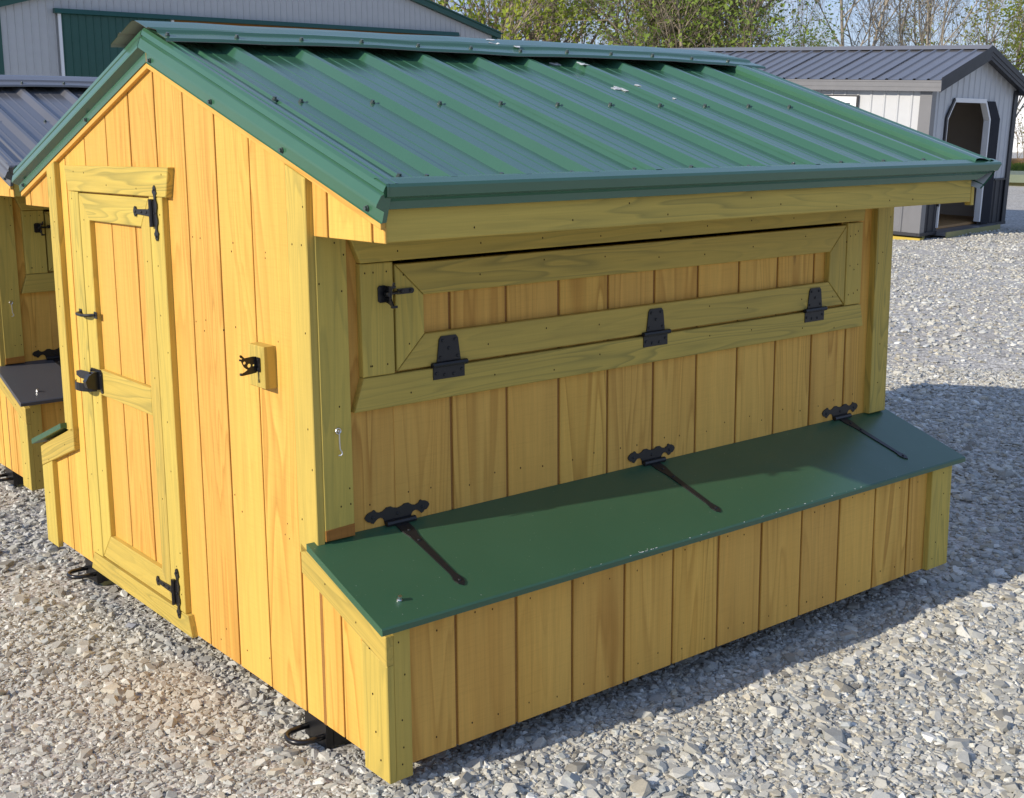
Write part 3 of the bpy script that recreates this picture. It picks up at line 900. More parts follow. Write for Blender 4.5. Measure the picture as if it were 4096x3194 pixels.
    board(K, 'hatch_casing', [(2.2225, 1.0665), (2.316, 1.0665), (2.314, 1.369), (2.2225, 1.369)], lng, 0, t0 - .001, 'z')
    board(K, 'hatch_casing', [(.104, .970), (2.338, .979), (2.318, 1.064), (.135, 1.0595)], lng, 0, t0, 'x')
    board(H, 'hatch_frame', [(.336, 1.160), (2.120, 1.162), (2.212, 1.0725), (.243, 1.0665)][::-1], lng, 0, t0 - .001, 'x')
    board(H, 'hatch_frame', [(.2425, 1.3565), (2.2155, 1.3620), (2.123, 1.271), (.335, 1.268)][::-1], lng, 0, t0 - .001, 'x')
    board(H, 'hatch_frame', [(.2415, 1.0675), (.3345, 1.161), (.3335, 1.2675), (.2415, 1.3555)], lng, 0, t0 - .001, 'z')
    board(H, 'hatch_frame', [(2.2165, 1.074), (2.2165, 1.3610), (2.1245, 1.2705), (2.1215, 1.163)], lng, 0, t0 - .001, 'z')
    f0 = t0
    for xc in (.4125, 1.231, 2.041):
        b = MB()
        fm = lambda a, c, d, xc=xc: (xc + a, -f0 - d, c)
        b.prism([(-.041, 1.075), (.041, 1.075), (.0325, 1.139), (.025, 1.1475), (-.025, 1.1475), (-.0325, 1.139)], fm, 0, .003)
        b.prism([(-.054, 1.027), (.054, 1.027), (.054, 1.066), (-.054, 1.066)], fm, 0, .003)
        b.tube([(xc - .060, -f0 - .006, 1.069), (xc + .060, -f0 - .006, 1.069)], .0078, 8)
        heads(b, [(-.021, 1.135), (.021, 1.135), (0, 1.112), (-.030, 1.088), (.030, 1.088), (-.044, 1.044), (-.016, 1.038), (.016, 1.038), (.044, 1.048)], fm, .003)
        b.build('hatch_hinge', M_BLACKM, H)
    b = MB()
    b.prism([(.184, 1.262), (.190, 1.258), (.205, 1.258), (.211, 1.263), (.211, 1.299), (.205, 1.304), (.190, 1.304), (.184, 1.299)], lng, t0, t0 + .003)
    b.prism([(.246, 1.276), (.294, 1.276), (.299, 1.280), (.299, 1.287), (.294, 1.291), (.246, 1.291)], lng, t0, t0 + .0035)
    b.tube([(.215, -.040, 1.283), (.235, -.040, 1.283), (.25, -.028, 1.283)], .0045, 6)
    for yy in (-.024,):
        b.prism([(-.024, 1.258), (-.036, 1.256), (-.058, 1.247), (-.060, 1.252), (-.050, 1.270), (-.052, 1.288), (-.056, 1.302), (-.040, 1.303), (-.024, 1.302)], lambda a, c, d: (.208 + d, a, c), 0, .004)
        b.tube([(.205, -.030, 1.281), (.205, -.050, 1.281)], .0062, 8)
        b.tube([(.216, -.048, 1.296), (.219, -.052, 1.312)], .0038, 6)
        b.box((.205, -.062, 1.245), (.222, -.054, 1.2515)); b.box((.205, -.058, 1.298), (.220, -.051, 1.3035))
    heads(b, [(.259, 1.2835), (.288, 1.2835)], lng, t0 + .0035)
    b.build('hatch_latch', M_BLACK, H)
    # hook on the corner trim
    b = MB()
    ey = [(.0475 + .0075 * math.cos(t), -T - .006, .931 + .0075 * math.sin(t)) for t in [i * math.pi / 5 for i in range(11)]]
    b.tube(ey, .0021, 6)
    b.tube([(.0475, -T + .004, .931), (.0475, -T - .007, .931)], .0032, 6)
    b.tube([(.0490, -T - .008, .924), (.0490, -T - .008, .90), (.050, -T - .008, .882), (.0545, -T - .009, .874), (.0545, -T - .010, .868), (.049, -T - .011, .8655), (.043, -T - .010, .866)], .0021, 6)
    b.build('lid_hook', M_ZINC, K)
    # ------- nest box lids
    lm = .353
    def lidz(y): return .634 + lm * (y - .0)
    LD = MB()
    q = [(-.0015, lidz(0)), (-.357, lidz(-.357)), (-.3615, lidz(-.3615) - .003), (-.3615, lidz(-.3615) - .017), (-.356, lidz(-.356) - .021), (-.0015, lidz(0) - .020)]
    lid = LD.prism(q, lambda a, c, d: (d, a, c), -.046, 2.528).build('nest_lid', M_GREENLID, K)
    q2 = [(2 * YC - a, c) for a, c in q]
    MB().prism(q2, lambda a, c, d: (d, a, c), -.046, 2.528).build('nest_lid', M_GREENLID, K)
    ln = Vector((0, -lm, 1)).normalized()
    for xc in (.2505, 1.250, 2.2535):
        b = MB()
        fw = lambda a, c, d, xc=xc: (xc - .006 + a, -.0005 - d, .667 + c)
        b.prism(FANCY, fw, 0, .003)
        heads(b, [(-.083, -.003), (0, -.006), (.083, -.003)], fw, .003)
        b.tube([(xc - .048, -.009, .6385), (xc + .048, -.009, .6385)], .0088, 8)
        so = strap_outline(.300, .021, .0085, .0145)
        fs = lambda a, c, d, xc=xc: (xc + c + a * .012, -.012 - a / math.sqrt(1 + lm * lm) - d * ln.y * -1, lidz(-.012 - a / math.sqrt(1 + lm * lm)) + .0006 + d * ln.z)
        b.prism(so, fs, 0, .0032)
        heads(b, [(.035, 0), (.085, 0), (.278, 0)], fs, .0032)
        b.build('lid_hinge', M_BLACKM if xc > 1 else M_BLACKM, lid)
    place(BOLT, 'lid_bolt', lid, (.058, -.282, lidz(-.282)), ln)
    # scuffs on the lid's front edge
    b = MB(); rr = random.Random(4)
    for k in range(30):
        x = rr.choice([rr.uniform(.4, 2.1), rr.gauss(.86, .03), rr.gauss(1.45, .25)])
        y = -.3585 + (rr.uniform(0, .002) if rr.random() < .8 else rr.uniform(0, .012))
        w = rr.uniform(.0012, .006); h = rr.uniform(.0006, .0016)
        b.prism([(x - w, y), (x + w * .3, y - h), (x + w, y + h * .3), (x, y + h)], lambda a, c, d: (a, c, lidz(c) + d), -.0002, .0005)
    b.build('paint_chips', M_DROP, lid)['kind'] = 'stuff'
    # ------- skids, steel shoes and tow loops
    for y0 in (.028, 1.735):
        MB().prism([(.030, .0), (.055, -.004), (2.45, -.004), (2.45, .098), (.030, .098)], lambda a, c, d: (a, y0 + d, c), 0, .098).build('skid', M_PT, K, 'x')
        b = MB()
        b.box((.006, y0 - .006, .018), (.0295, y0 + .112, .0985))
        b.box((.0295, y0 - .008, .022), (.14, y0 - .0005, .0985))
        b.build('skid_shoe', M_BLACK, K)
        w = .044
        pts = [(.012, y0 + .05 - w, .055), (-.025, y0 + .05 - w, .055)] + [(-.040 - .040 * math.sin(t), y0 + .05 - w * math.cos(t), .055) for t in [i * math.pi / 8 for i in range(1, 8)]] + [(-.025, y0 + .05 + w, .055), (.012, y0 + .05 + w, .055)]
        MB().tube(pts, .0085, 8).build('tow_loop', M_BLACK, K, smooth=True)
    # ------- nails: small real heads, too small to pick apart
    b = MB(); rr = random.Random(12)
    def nail(fm, a, c, d, r=.0026):
        b.prism([(a + r * .75 * math.cos(k * math.pi / 3), c + r * 1.15 * math.sin(k * math.pi / 3)) for k in range(6)], fm, d - .002, d + .0007)
    for k in range(12):
        for dx in (.055, .135):
            x = nc[k] + dx
            if .08 < x < 2.33:
                nail(nst, x + rr.uniform(-.015, .015), .145 + rr.uniform(-.01, .01), 0)
                nail(nst, x + rr.uniform(-.02, .02), .455 + rr.uniform(-.02, .02), 0)
        for dx in (.06, .14):
            x = wc[k] + dx
            if .12 < x < 2.38: nail(lng, x + rr.uniform(-.015, .015), .705 + rr.uniform(-.012, .012), 0)
    for x in (.055, .018, .078):
        for z in (1.40, 1.31, 1.05, .97, .79, .73): 
            if rr.random() < .6: nail(lng, x + rr.uniform(-.01, .01), z + rr.uniform(-.03, .03), T)
    for z in (.12, .165, .24, .36, .45): nail(nst, rr.uniform(.012, .042), z, .0195)
    for z in (.14, .2, .3, .38, .46): nail(nst, rr.uniform(2.37, 2.45), z, .022)
    for z in (1.38, 1.25, 1.21, .9, .75): nail(lng, rr.uniform(2.41, 2.48), z, .028)
    for k in range(9):
        x = .3 + k * .235
        nail(lng, x + rr.uniform(-.05, .05), 1.33 + rr.uniform(-.03, .01), t0 - .001); nail(lng, x + rr.uniform(-.05, .05), 1.03 + rr.uniform(-.04, .01), t0)
        nail(lng, x + rr.uniform(-.05, .05), 1.12 + rr.uniform(-.02, .02), t0 - .001); nail(lng, x + rr.uniform(-.05, .05), 1.395 + rr.uniform(-.01, .01), t0)
        nail(lambda a, c, d: (a, -.322 - d, c), x + rr.uniform(-.08, .08), 1.49 + rr.uniform(-.03, .02), .023)
    for x in (.15, .17, .21):
        for z in (1.34, 1.09): nail(lng, x + rr.uniform(-.01, .01), z, t0 - .001)
    for x in (2.24, 2.27, 2.29):
        for z in (1.32, 1.2, 1.1): nail(lng, x + rr.uniform(-.01, .01), z + rr.uniform(-.02, .02), t0 - .001)
    for z in np.linspace(.22, 1.45, 10):
        for y, d in ((.92, .021), (.885, .021), (1.0, st), (1.53, st), (1.63, .021)): 
            if rr.random() < .5: nail(gab, y + rr.uniform(-.012, .012), z + rr.uniform(-.04, .04), d)
    for z in np.linspace(.7, 1.55, 8):
        for y in (.0, .06, 1.84):
            if rr.random() < .55: nail(gab, y + rr.uniform(-.01, .01), z + rr.uniform(-.04, .04), T)
    for y in (.85, 1.05, 1.3, 1.5, 1.6): nail(gab, y, 1.56 + rr.uniform(-.03, .03), .0225)
    for k in range(22): nail(gab, rr.uniform(.1, .75), rr.choice([.17, .62, 1.13, 1.4]) + rr.uniform(-.03, .03), 0)
    for y, z in ((-.26, .42), (-.28, .2), (-.27, .3), (-.30, .13), (-.2, .47), (-.05, .53), (2.12, .3), (2.1, .44), (1.9, .54)): nail(gab, y, z, T)
    b.build('nail_heads', M_HOLE, K)['kind'] = 'stuff'
    # wall knots
    return K

coop = make_coop((0, 0, 0))
coop2 = copy_tree(coop)
coop2.location = (.195, 3.325, 0)
coop2['label'] = 'wooden chicken coop with dark grey metal roof and lid behind the green roofed coop'
swap = {M_GREEN.name: M_GREY, M_GREENLID.name: M_GREYLID}
done = {}
def recolour(o):
    if o.type == 'MESH' and o.data.materials and o.data.materials[0] and o.data.materials[0].name in swap:
        if o.data.name not in done:
            d = o.data.copy(); d.materials[0] = swap[o.data.materials[0].name]; done[o.data.name] = d
        o.data = done[o.data.name]
    for c in o.children: recolour(c)
recolour(coop2)
for ch in [c for c in coop2.children if c.name.startswith('bird_dropping')]:
    bpy.data.objects.remove(ch)

# ------------------------------------------------------------------ ribbed sheet helper
def ribbed(width, pitch, h=.018, base=.045, top=.02, start=.1):
    p = [(0, 0)]
    x = start
    while x + base < width:
        p += [(x, 0), (x + (base - top) / 2, h), (x + (base + top) / 2, h), (x + base, 0)]
        x += pitch
    return p + [(width, 0)]

# ------------------------------------------------------------------ the shed
shed = empty('storage_shed', (16.003, 8.631, .077), 'white and charcoal metal sided storage shed with an open doorway in its gable end', 'shed')
ez = Vector((-math.sin(.164), math.cos(.164), .045)).normalized()
exv = Vector((math.cos(.164), math.sin(.164), 0))
shed.rotation_euler = Matrix((exv, ez, exv.cross(ez))).transposed().to_euler()
SW, SHh, SLn, SM = 3.576, 2.371, 10.4, .295
def srz(x): return SHh + SM * min(x, SW - x)
# gable front around the doorway (local x along the gable, y into depth)
DO = [(.66, .10), (2.44, .10), (2.44, 1.84), (2.20, 2.13), (.90, 2.13), (.66, 1.84)]
def front_strip(x0, x1, z0fn, z1fn):
    return z0fn, z1fn
def gable_profile(parent, name, mat, spans, zlo, zhi, sub=.048):
    """vertical ribs on a wall that has a cut-out: spans(x) -> list of (z0,z1)"""
    b = MB()
    pr = ribbed(SW, .2286, .016, .05, .022, .06)
    xs = [p for p in pr]
    for (xa, da), (xb, db) in zip(xs[:-1], xs[1:]):
        n = max(1, int((xb - xa) / .05))
        for k in range(n):
            x0 = xa + (xb - xa) * k / n; x1 = xa + (xb - xa) * (k + 1) / n
            d0 = da + (db - da) * k / n; d1 = da + (db - da) * (k + 1) / n
            s0, s1 = spans(x0 + 1e-4), spans(x1 - 1e-4)
            if len(s0) != len(s1): s1 = s0 = s0 if len(s0) < len(s1) else s1
            for (a0, a1), (c0, c1) in zip(s0, s1):
                if a1 - a0 > .001 or c1 - c0 > .001:
                    b.add([(x0, -d0, a0), (x1, -d1, c0), (x1, -d1, c1), (x0, -d0, a1)], [(0, 1, 2, 3)])
    return b.build(name, mat, parent, recalc=False)
def door_top(x):
    if x < .66 or x > 2.44: return None
    if x < .90: return 1.84 + (x - .66) / .24 * .29
    if x > 2.20: return 2.13 - (x - 2.20) / .24 * .29
    return 2.13
def upper(x):
    t = door_top(x)
    return [(.80 if t is None else t, srz(x) + .05)]
def lower(x):
    return [(.05, .80)] if door_top(x) is None else [(.05, .05)]
gable_profile(shed, 'gable_wall', M_WSIDE, upper, 0, 0)
gable_profile(shed, 'wainscot', M_CHAR, lambda x: [(.05, .80)] if x < .66 else [(.05, .05)], 0, 0)
gable_profile(shed, 'wainscot', M_CHAR, lambda x: [(.05, .80)] if x > 2.44 else [(.05, .05)], 0, 0)
# left wall (outward -x): white over charcoal
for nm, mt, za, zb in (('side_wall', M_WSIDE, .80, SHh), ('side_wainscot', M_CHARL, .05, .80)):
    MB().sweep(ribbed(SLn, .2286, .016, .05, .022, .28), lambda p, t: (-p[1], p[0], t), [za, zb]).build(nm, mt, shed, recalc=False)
MB().sweep(ribbed(SLn, .2286, .016, .05, .022, .28), lambda p, t: (SW + p[1], p[0], t), [.05, SHh]).build('side_wall', M_WSIDE, shed, recalc=False)
MB().prism([(0, .05), (SW, .05), (SW, SHh), (SW / 2, srz(SW / 2)), (0, SHh)], lambda a, c, d: (a, SLn + d, c), 0, .02).build('rear_wall', M_WSIDE, shed)
MB().box((.05, .1, .05), (SW - .05, SLn - .02, .09)).build('floor', M_PLY, shed, 'y')
b = MB()   # inner lining and a partition across the shed
b.box((.03, .1, .09), (.05, SLn, SHh)); b.box((SW - .05, .1, .09), (SW - .03, SLn, SHh)); b.prism([(.05, .80), (SW - .05, .80), (SW - .05, 2.36), (SW / 2, 2.84), (.05, 2.36)], lambda a, c, d: (a, 2.6 + d, c), 0, .03)
b.build('inner_lining', M_LINING, shed)
MB().box((.05, 2.56, .09), (SW - .05, 2.60, .82)).build('inner_wainscot', M_PLY, shed, 'x')
# trims
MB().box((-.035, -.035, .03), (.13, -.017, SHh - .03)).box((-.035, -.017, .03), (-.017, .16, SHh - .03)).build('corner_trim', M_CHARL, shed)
MB().box((SW - .13, -.035, .03), (SW + .035, -.017, SHh - .03)).box((SW + .017, -.017, .03), (SW + .035, .16, SHh - .03)).build('corner_trim', M_CHAR, shed)
MB().box((-.03, -.030, .795), (.655, -.016, .83)).build('wainscot_cap', M_CHAR, shed)
MB().box((2.93, -.030, .795), (SW + .03, -.016, .83)).build('wainscot_cap', M_CHAR, shed)
MB().box((-.03, .0, .795), (-.016, SLn, .83)).build('wainscot_cap', M_CHAR, shed)
MB().box((-.04, -.045, .0), (.62, .0, .05)).box((2.92, -.045, .0), (SW + .04, .0, .05)).box((-.045, 0, .0), (0, SLn, .05)).build('base_trim', M_CHAR, shed)
# doorway: white jamb lining and casings
def lining(path, w0, w1, dep0, dep1, name, mat):
    """a band between two parallel offsets of a polyline, mitred at its bends"""
    pts = [Vector(p) for p in path]
    nr = []
    for a, c in zip(pts[:-1], pts[1:]):
        e = (c - a).normalized(); nr.append(Vector((e.y, -e.x)))
    def off(i, w):
        if i == 0: return pts[0] + nr[0] * w
        if i == len(pts) - 1: return pts[-1] + nr[-1] * w
        return pts[i] + (nr[i - 1] + nr[i]) * (w / (1 + nr[i - 1].dot(nr[i])))
    b = MB()
    o0 = [tuple(off(i, w0)) for i in range(len(pts))]; o1 = [tuple(off(i, w1)) for i in range(len(pts))]
    n = len(pts)
    vs = [(p[0], -d, p[1]) for d in (dep0, dep1) for o in (o0, o1) for p in o]
    A, B_, C_, D_ = 0, n, 2 * n, 3 * n
    fs = []
    for i in range(n - 1):
        fs += [(A + i, A + i + 1, B_ + i + 1, B_ + i), (C_ + i, D_ + i, D_ + i + 1, C_ + i + 1), (A + i, C_ + i, C_ + i + 1, A + i + 1), (B_ + i, B_ + i + 1, D_ + i + 1, D_ + i)]
    fs += [(A, B_, D_, C_), (A + n - 1, C_ + n - 1, D_ + n - 1, B_ + n - 1)]
    b.add(vs, fs)
    b.build(name, mat, shed)
lining([DO[1], DO[2], DO[3]], -.035, .018, -.07, .03, 'door_jamb', M_WHITE)
lining([DO[3], DO[4]], -.02, .05, -.07, .031, 'door_head', M_WHITE)
lining([DO[4], DO[5], DO[0]], -.02, .02, -.07, .031, 'door_jamb', M_WHITE)
MB().prism([(2.467, .06), (2.86, .06), (2.86, 1.85), (2.57, 2.145), (2.225, 2.145), (2.467, 1.853)], lambda p, q, d: (p, -d, q), .017, .036).build('door_leaf', M_NAVY, shed)
lining([DO[4], DO[5], (.66, .45)], .020, .075, .017, .040, 'door_casing', M_CHAR)
MB().box((.60, -.20, -.02), (2.92, .10, .045)).build('door_sill', M_CHARL, shed)
MB().box((.60, -.215, -.045), (2.92, -.20, .045)).build('sill_edge', M_PT, shed, 'x')
# window in the side wall
wf = bpy.data.objects.new('window', None); C.objects.link(wf); wf.parent = shed
for lo, hi in (((-.06, 1.22, 1.25), (-.017, 1.32, 2.16)), ((-.06, 1.98, 1.25), (-.017, 2.08, 2.16)), ((-.0605, 1.32, 2.06), (-.017, 1.98, 2.16)), ((-.0605, 1.32, 1.25), (-.017, 1.98, 1.35)), ((-.055, 1.32, 1.68), (-.02, 1.98, 1.73))):
    MB().box(lo, hi).build('window_frame', M_WHITE, wf)
MB().box((-.045, 1.195, 1.225), (-.0165, 2.105, 1.25)).box((-.045, 1.195, 2.16), (-.0165, 2.105, 2.185)).box((-.045, 1.195, 1.25), (-.0165, 1.22, 2.16)).box((-.045, 2.08, 1.25), (-.0165, 2.105, 2.16)).build('window_trim', M_CHAR, wf)
gl = NT('window_glass').set(Base_Color=(.25, .30, .33), Roughness=.08, Specular_IOR_Level=.8)
MB().box((-.030, 1.31, 1.30), (-.022, 1.99, 2.07)).build('window_pane', gl, wf)
# roof
OV, OG = .135, .18
def sro(x, h): return srz(x) + .10 + h
for sg in (0, 1):
    pr = ribbed(SLn + OG * 2, .2286, .022, .06, .022, .16)
    cuts = [0] + [.16 + .2286 * 4 * k for k in range(1, 12)] + [99]
    for c0, c1 in zip(cuts[:-1], cuts[1:]):
        q = [p for p in pr if c0 - 1e-3 <= p[0] < c1 + .03]
        if len(q) < 2: continue
        def rf(p, t, sg=sg):
            x = -OV + (SW / 2 + OV) * t
            return (x if sg == 0 else SW - x, p[0] - OG, SHh + SM * x + .10 + p[1])
        MB().sweep(q, rf, [0, 1]).build('roof_panel', M_GREY, shed, recalc=False)
MB().prism([(SW / 2 - .16, srz(SW / 2 - .16) + .125), (SW / 2, srz(SW / 2) + .15), (SW / 2 + .16, srz(SW / 2 + .16) + .125), (SW / 2, srz(SW / 2) + .13)], lambda a, c, d: (a, d, c), -OG - .015, SLn + OG).build('ridge_cap', M_CHARL, shed)
for sg in (0, 1):
    f = (lambda x: x) if sg == 0 else (lambda x: SW - x)
    ze = SHh - SM * OV + .095
    # layered rake fascia
    for k, (d0, d1, w0, w1) in enumerate(((.02, .030, -.02, .075), (.012, .022, .075, .15), (.004, .014, .15, .205))):
        MB().prism([(f(-OV), ze + .02 - w1), (f(SW / 2), SHh + SM * SW / 2 + .115 - w1), (f(SW / 2), SHh + SM * SW / 2 + .115 - w0), (f(-OV), ze + .02 - w0)], lambda a, c, d: (a, -OG - d, c), d0, d1).build('rake_fascia', M_CHAR, shed)
    MB().prism([(f(-OV), ze - .01), (f(SW / 2), SHh + SM * SW / 2 + .085), (f(SW / 2), SHh + SM * SW / 2 - .03), (f(0), SHh - .03), (f(-OV), ze - .15)], lambda a, c, d: (a, -OG + .004 + d, c), 0, OG - .03).build('soffit', M_CHAR, shed)
    for k, (d, z0, z1) in enumerate(((.022, -.025, .0), (.014, -.10, -.025), (.008, -.165, -.10))):
        b = MB().box((0, -OG - .03, ze + z0), (d, SLn + OG, ze + z1))
        o = b.build('eave_fascia', M_CHARL, shed)
        o.location.x = -OV - d if sg == 0 else SW + OV
# skids under the shed
for i, x in enumerate((.16, .98, 1.70, 2.42, 3.30)):
    MB().box((x, .0, -.10), (x + .11, SLn, .0 if 0 < i < 4 else -.001)).build('skid', M_PT, shed, 'y')
MB().box((-.03, -.05, -.10), (.12, SLn, -.03)).build('skid', M_YEL, shed, 'y')

# ------------------------------------------------------------------ the barn
barn = empty('metal_barn', (10.157, 30.562, 0), 'large grey ribbed metal barn with dark green trim and sliding doors in its gable', 'barn', rz=math.radians(2.154))
BL, BR_, BPK, BSL = -1.50, 15.03, 6.765, .283
def brz(x): return 5.02 + BSL * (min(x, 2 * BPK - x) - BL)
pr = ribbed(BR_ - BL, .2055, .022, .038, .016, .06)
# doorway 3.31..13.1 x 0..4.98 open, left leaf slid to 0.06..3.31
b = MB()
for (xa, da), (xb, db) in zip(pr[:-1], pr[1:]):
    n = max(1, int((xb - xa) / .09))
    for k in range(n):
        u0, u1 = xa + (xb - xa) * k / n, xa + (xb - xa) * (k + 1) / n
        e0, e1 = da + (db - da) * k / n, da + (db - da) * (k + 1) / n
        x0, x1 = BL + u0, BL + u1
        zl = 0 if (x1 < 3.2 or x0 > 12.9) else 5.0
        b.add([(x0, -e0, zl), (x1, -e1, zl), (x1, -e1, brz(x1)), (x0, -e0, brz(x0))], [(0, 1, 2, 3)])
b.build('gable_wall', M_BARN, barn, recalc=False)
for sg in (1, -1):
    f = (lambda x: x) if sg == 1 else (lambda x: 2 * BPK - x)
    MB().prism([(f(BL - .18), brz(BL) - .05), (f(BPK), brz(BPK) + .0), (f(BPK), brz(BPK) + .23), (f(BL - .18), brz(BL) + .18)], lambda a, c, d: (a, -d, c), .03, .16).build('rake_trim', M_BGREEN, barn)
    MB().prism([(BL - .25, brz(BL) + .13), (BPK, brz(BPK) + .20), (BPK, brz(BPK) + .17), (BL - .25, brz(BL) + .10)], lambda a, c, d: (f(a), d, c), -.2, 24).build('roof_slope', M_BGREEN, barn)
    MB().box((f(BL) - .10, -.05, 0), (f(BL) + .10, .12, 5.05)).build('corner_trim', M_BGREEN, barn)
    MB().box((f(BL) - .02, .1, 0), (f(BL) + .02, 24, 5.0)).build('side_wall', M_BARN, barn)
MB().prism([(BL, 0), (BR_, 0), (BR_, 5), (BPK, 7.2), (BL, 5)], lambda a, c, d: (a, 24 + d, c), 0, .1).build('rear_wall', M_BARN, barn)
MB().prism([(0.0, 5.10), (.0, 4.985), (.10, 4.965), (.17, 4.98), (.12, 5.10)], lambda a, c, d: (d, -.05 - a, c), -.04, 13.38).build('door_track', M_BGREEN, barn)
MB().sweep(ribbed(3.1, .2055, .016, .034, .014, .05), lambda p, t: (.13 + p[0], -.10 - p[1], t), [.05, 4.965]).build('sliding_door', M_BGREEN, barn, recalc=False)
MB().box((.055, -.14, .05), (.13, -.09, 4.965)).build('door_edge_trim', M_WHITE, barn)
MB().box((3.23, -.14, .05), (3.31, -.09, 4.965)).build('door_edge_trim', M_WHITE, barn)
MB().box((3.0, .12, 4.62), (13.2, .18, 5.2)).build('inner_header', M_CEDAR, barn, 'x')
for z in (4.1, 3.2, 2.2):
    MB().box((3.0, 2.2, z - .14), (13.2, 2.24, z + .10)).build('inner_girt', M_CEDAR, barn, 'x')
for x in (4.2, 6.4, 8.6, 10.8):
    MB().box((x, 2.0, 0), (x + .15, 2.19, 5.0)).build('inner_post', M_CEDAR, barn, 'z')

# ------------------------------------------------------------------ far right: hoop house, platform, timber, grass
hoop = empty('hoop_house', (104, 55, 0), 'white plastic covered hoop greenhouse far behind the shed', 'greenhouse', rz=math.radians(-20))
def arch(r, hgt, n=22): return [(r * math.cos(math.pi * k / n), hgt * math.sin(math.pi * k / n)) for k in range(n + 1)]
MB().sweep(arch(6.0, 5.3), lambda p, t: (t, p[0], p[1]), [0, 6, 12, 18, 24, 30]).build('film_cover', M_FILM, hoop, recalc=False, smooth=True)
MB().prism(arch(5.95, 5.25), lambda a, c, d: (d, a, c), .02, .1).build('end_wall', M_FILM, hoop)
for t in (0, 3, 6, 9, 12, 15, 18, 21, 24, 27, 30):
    MB().tube([(t, a, c) for a, c in arch(6.03, 5.33)], .06, 6).build('hoop_rib', M_WHITE, hoop)
MB().box((-.2, -6.2, 0), (30, -5.9, .7)).build('base_board', M_WHITE, hoop)

plat = empty('timber_platform', (36.5, 18.4, 0), 'low flat green timber floor platform lying on the gravel beyond the shed', 'platform', rz=math.radians(-6))
M_DKG = wood('green_treated_deck', (.19, .22, .16), (.14, .17, .12), (.16, .20, .14), saw=.1, knots=0)
for k in range(24):
    MB().box((.15 * k, -1.5 , .33), (.15 * k + .14, 5.5, .37)).build('deck_plank', M_DKG, plat, 'y')
MB().box((-.02, -1.54, .12), (3.62, -1.5, .365)).box((-.04, -1.5, .12), (0, 5.5, .365)).build('edge_joist', M_DKG, plat, 'x')
for x in (.2, 1.7, 3.2):
    MB().box((x, -1.4, 0), (x + .15, 5.4, .12)).build('skid', M_PT, plat, 'y')
for i, (x, y, l_, w_, h_, lab) in enumerate(((62.0, 33.4, 1.3, .7, .34, 'pale sawn timber stack on the far grass verge'), (64.6, 35.2, .9, .5, .26, 'small grey timber stack at the back of the grass verge'))):
    t = empty('timber_stack', (x, y, 0), lab, 'timber stack', 'timber stacks by the grass verge', rz=math.radians(-55))
    n = 4
    for k in range(n):
        MB().box((-l_, -w_ / 2, h_ * k / n + .02), (l_, w_ / 2, h_ * (k + 1) / n)).build('timber', M_PLY if i == 0 else M_PT, t, 'x')
# grass verge: blades as one mass
gr = MB(); rr = random.Random(9)
gv = []
for k in range(9000):
    r_ = rr.uniform(61, 75); a = math.radians(rr.uniform(24, 36))
    gv.append((CAM[0] + r_ * math.cos(a), CAM[1] + r_ * math.sin(a)))
for (x, y) in gv:
    h = rr.uniform(.06, .22); a = rr.uniform(0, math.pi); w = .06
    gr.add([(x - w * math.cos(a), y - w * math.sin(a), 0), (x + w * math.cos(a), y + w * math.sin(a), 0), (x + rr.uniform(-.08, .08), y + rr.uniform(-.08, .08), h)], [(0, 1, 2)])
g = gr.build('grass', M_GRASS, None, recalc=False)
g['kind'] = 'stuff'; g['label'] = 'strip of short spring grass beyond the gravel at the far right'
gs = MB()
ring = [(CAM[0] + r_ * math.cos(math.radians(a)), CAM[1] + r_ * math.sin(math.radians(a)), .006) for r_, aa in ((60.5, range(22, 39, 2)), (76, range(38, 21, -2))) for a in aa]
gs.add(ring, [tuple(range(len(ring)))])
M_TURF = NT('turf'); 
_o = M_TURF.n('ShaderNodeTexCoord').outputs['Object']
M_TURF = M_TURF.set(Base_Color=M_TURF.mix(M_TURF.ramp(M_TURF.noise(_o, 1.2, 5, .6).outputs[0], (.35, 0.0), (.7, 1.0)), (.10, .16, .03), (.20, .21, .06)), Roughness=.9)
v = gs.build('grass_verge', M_TURF, None)
v['kind'] = 'structure'

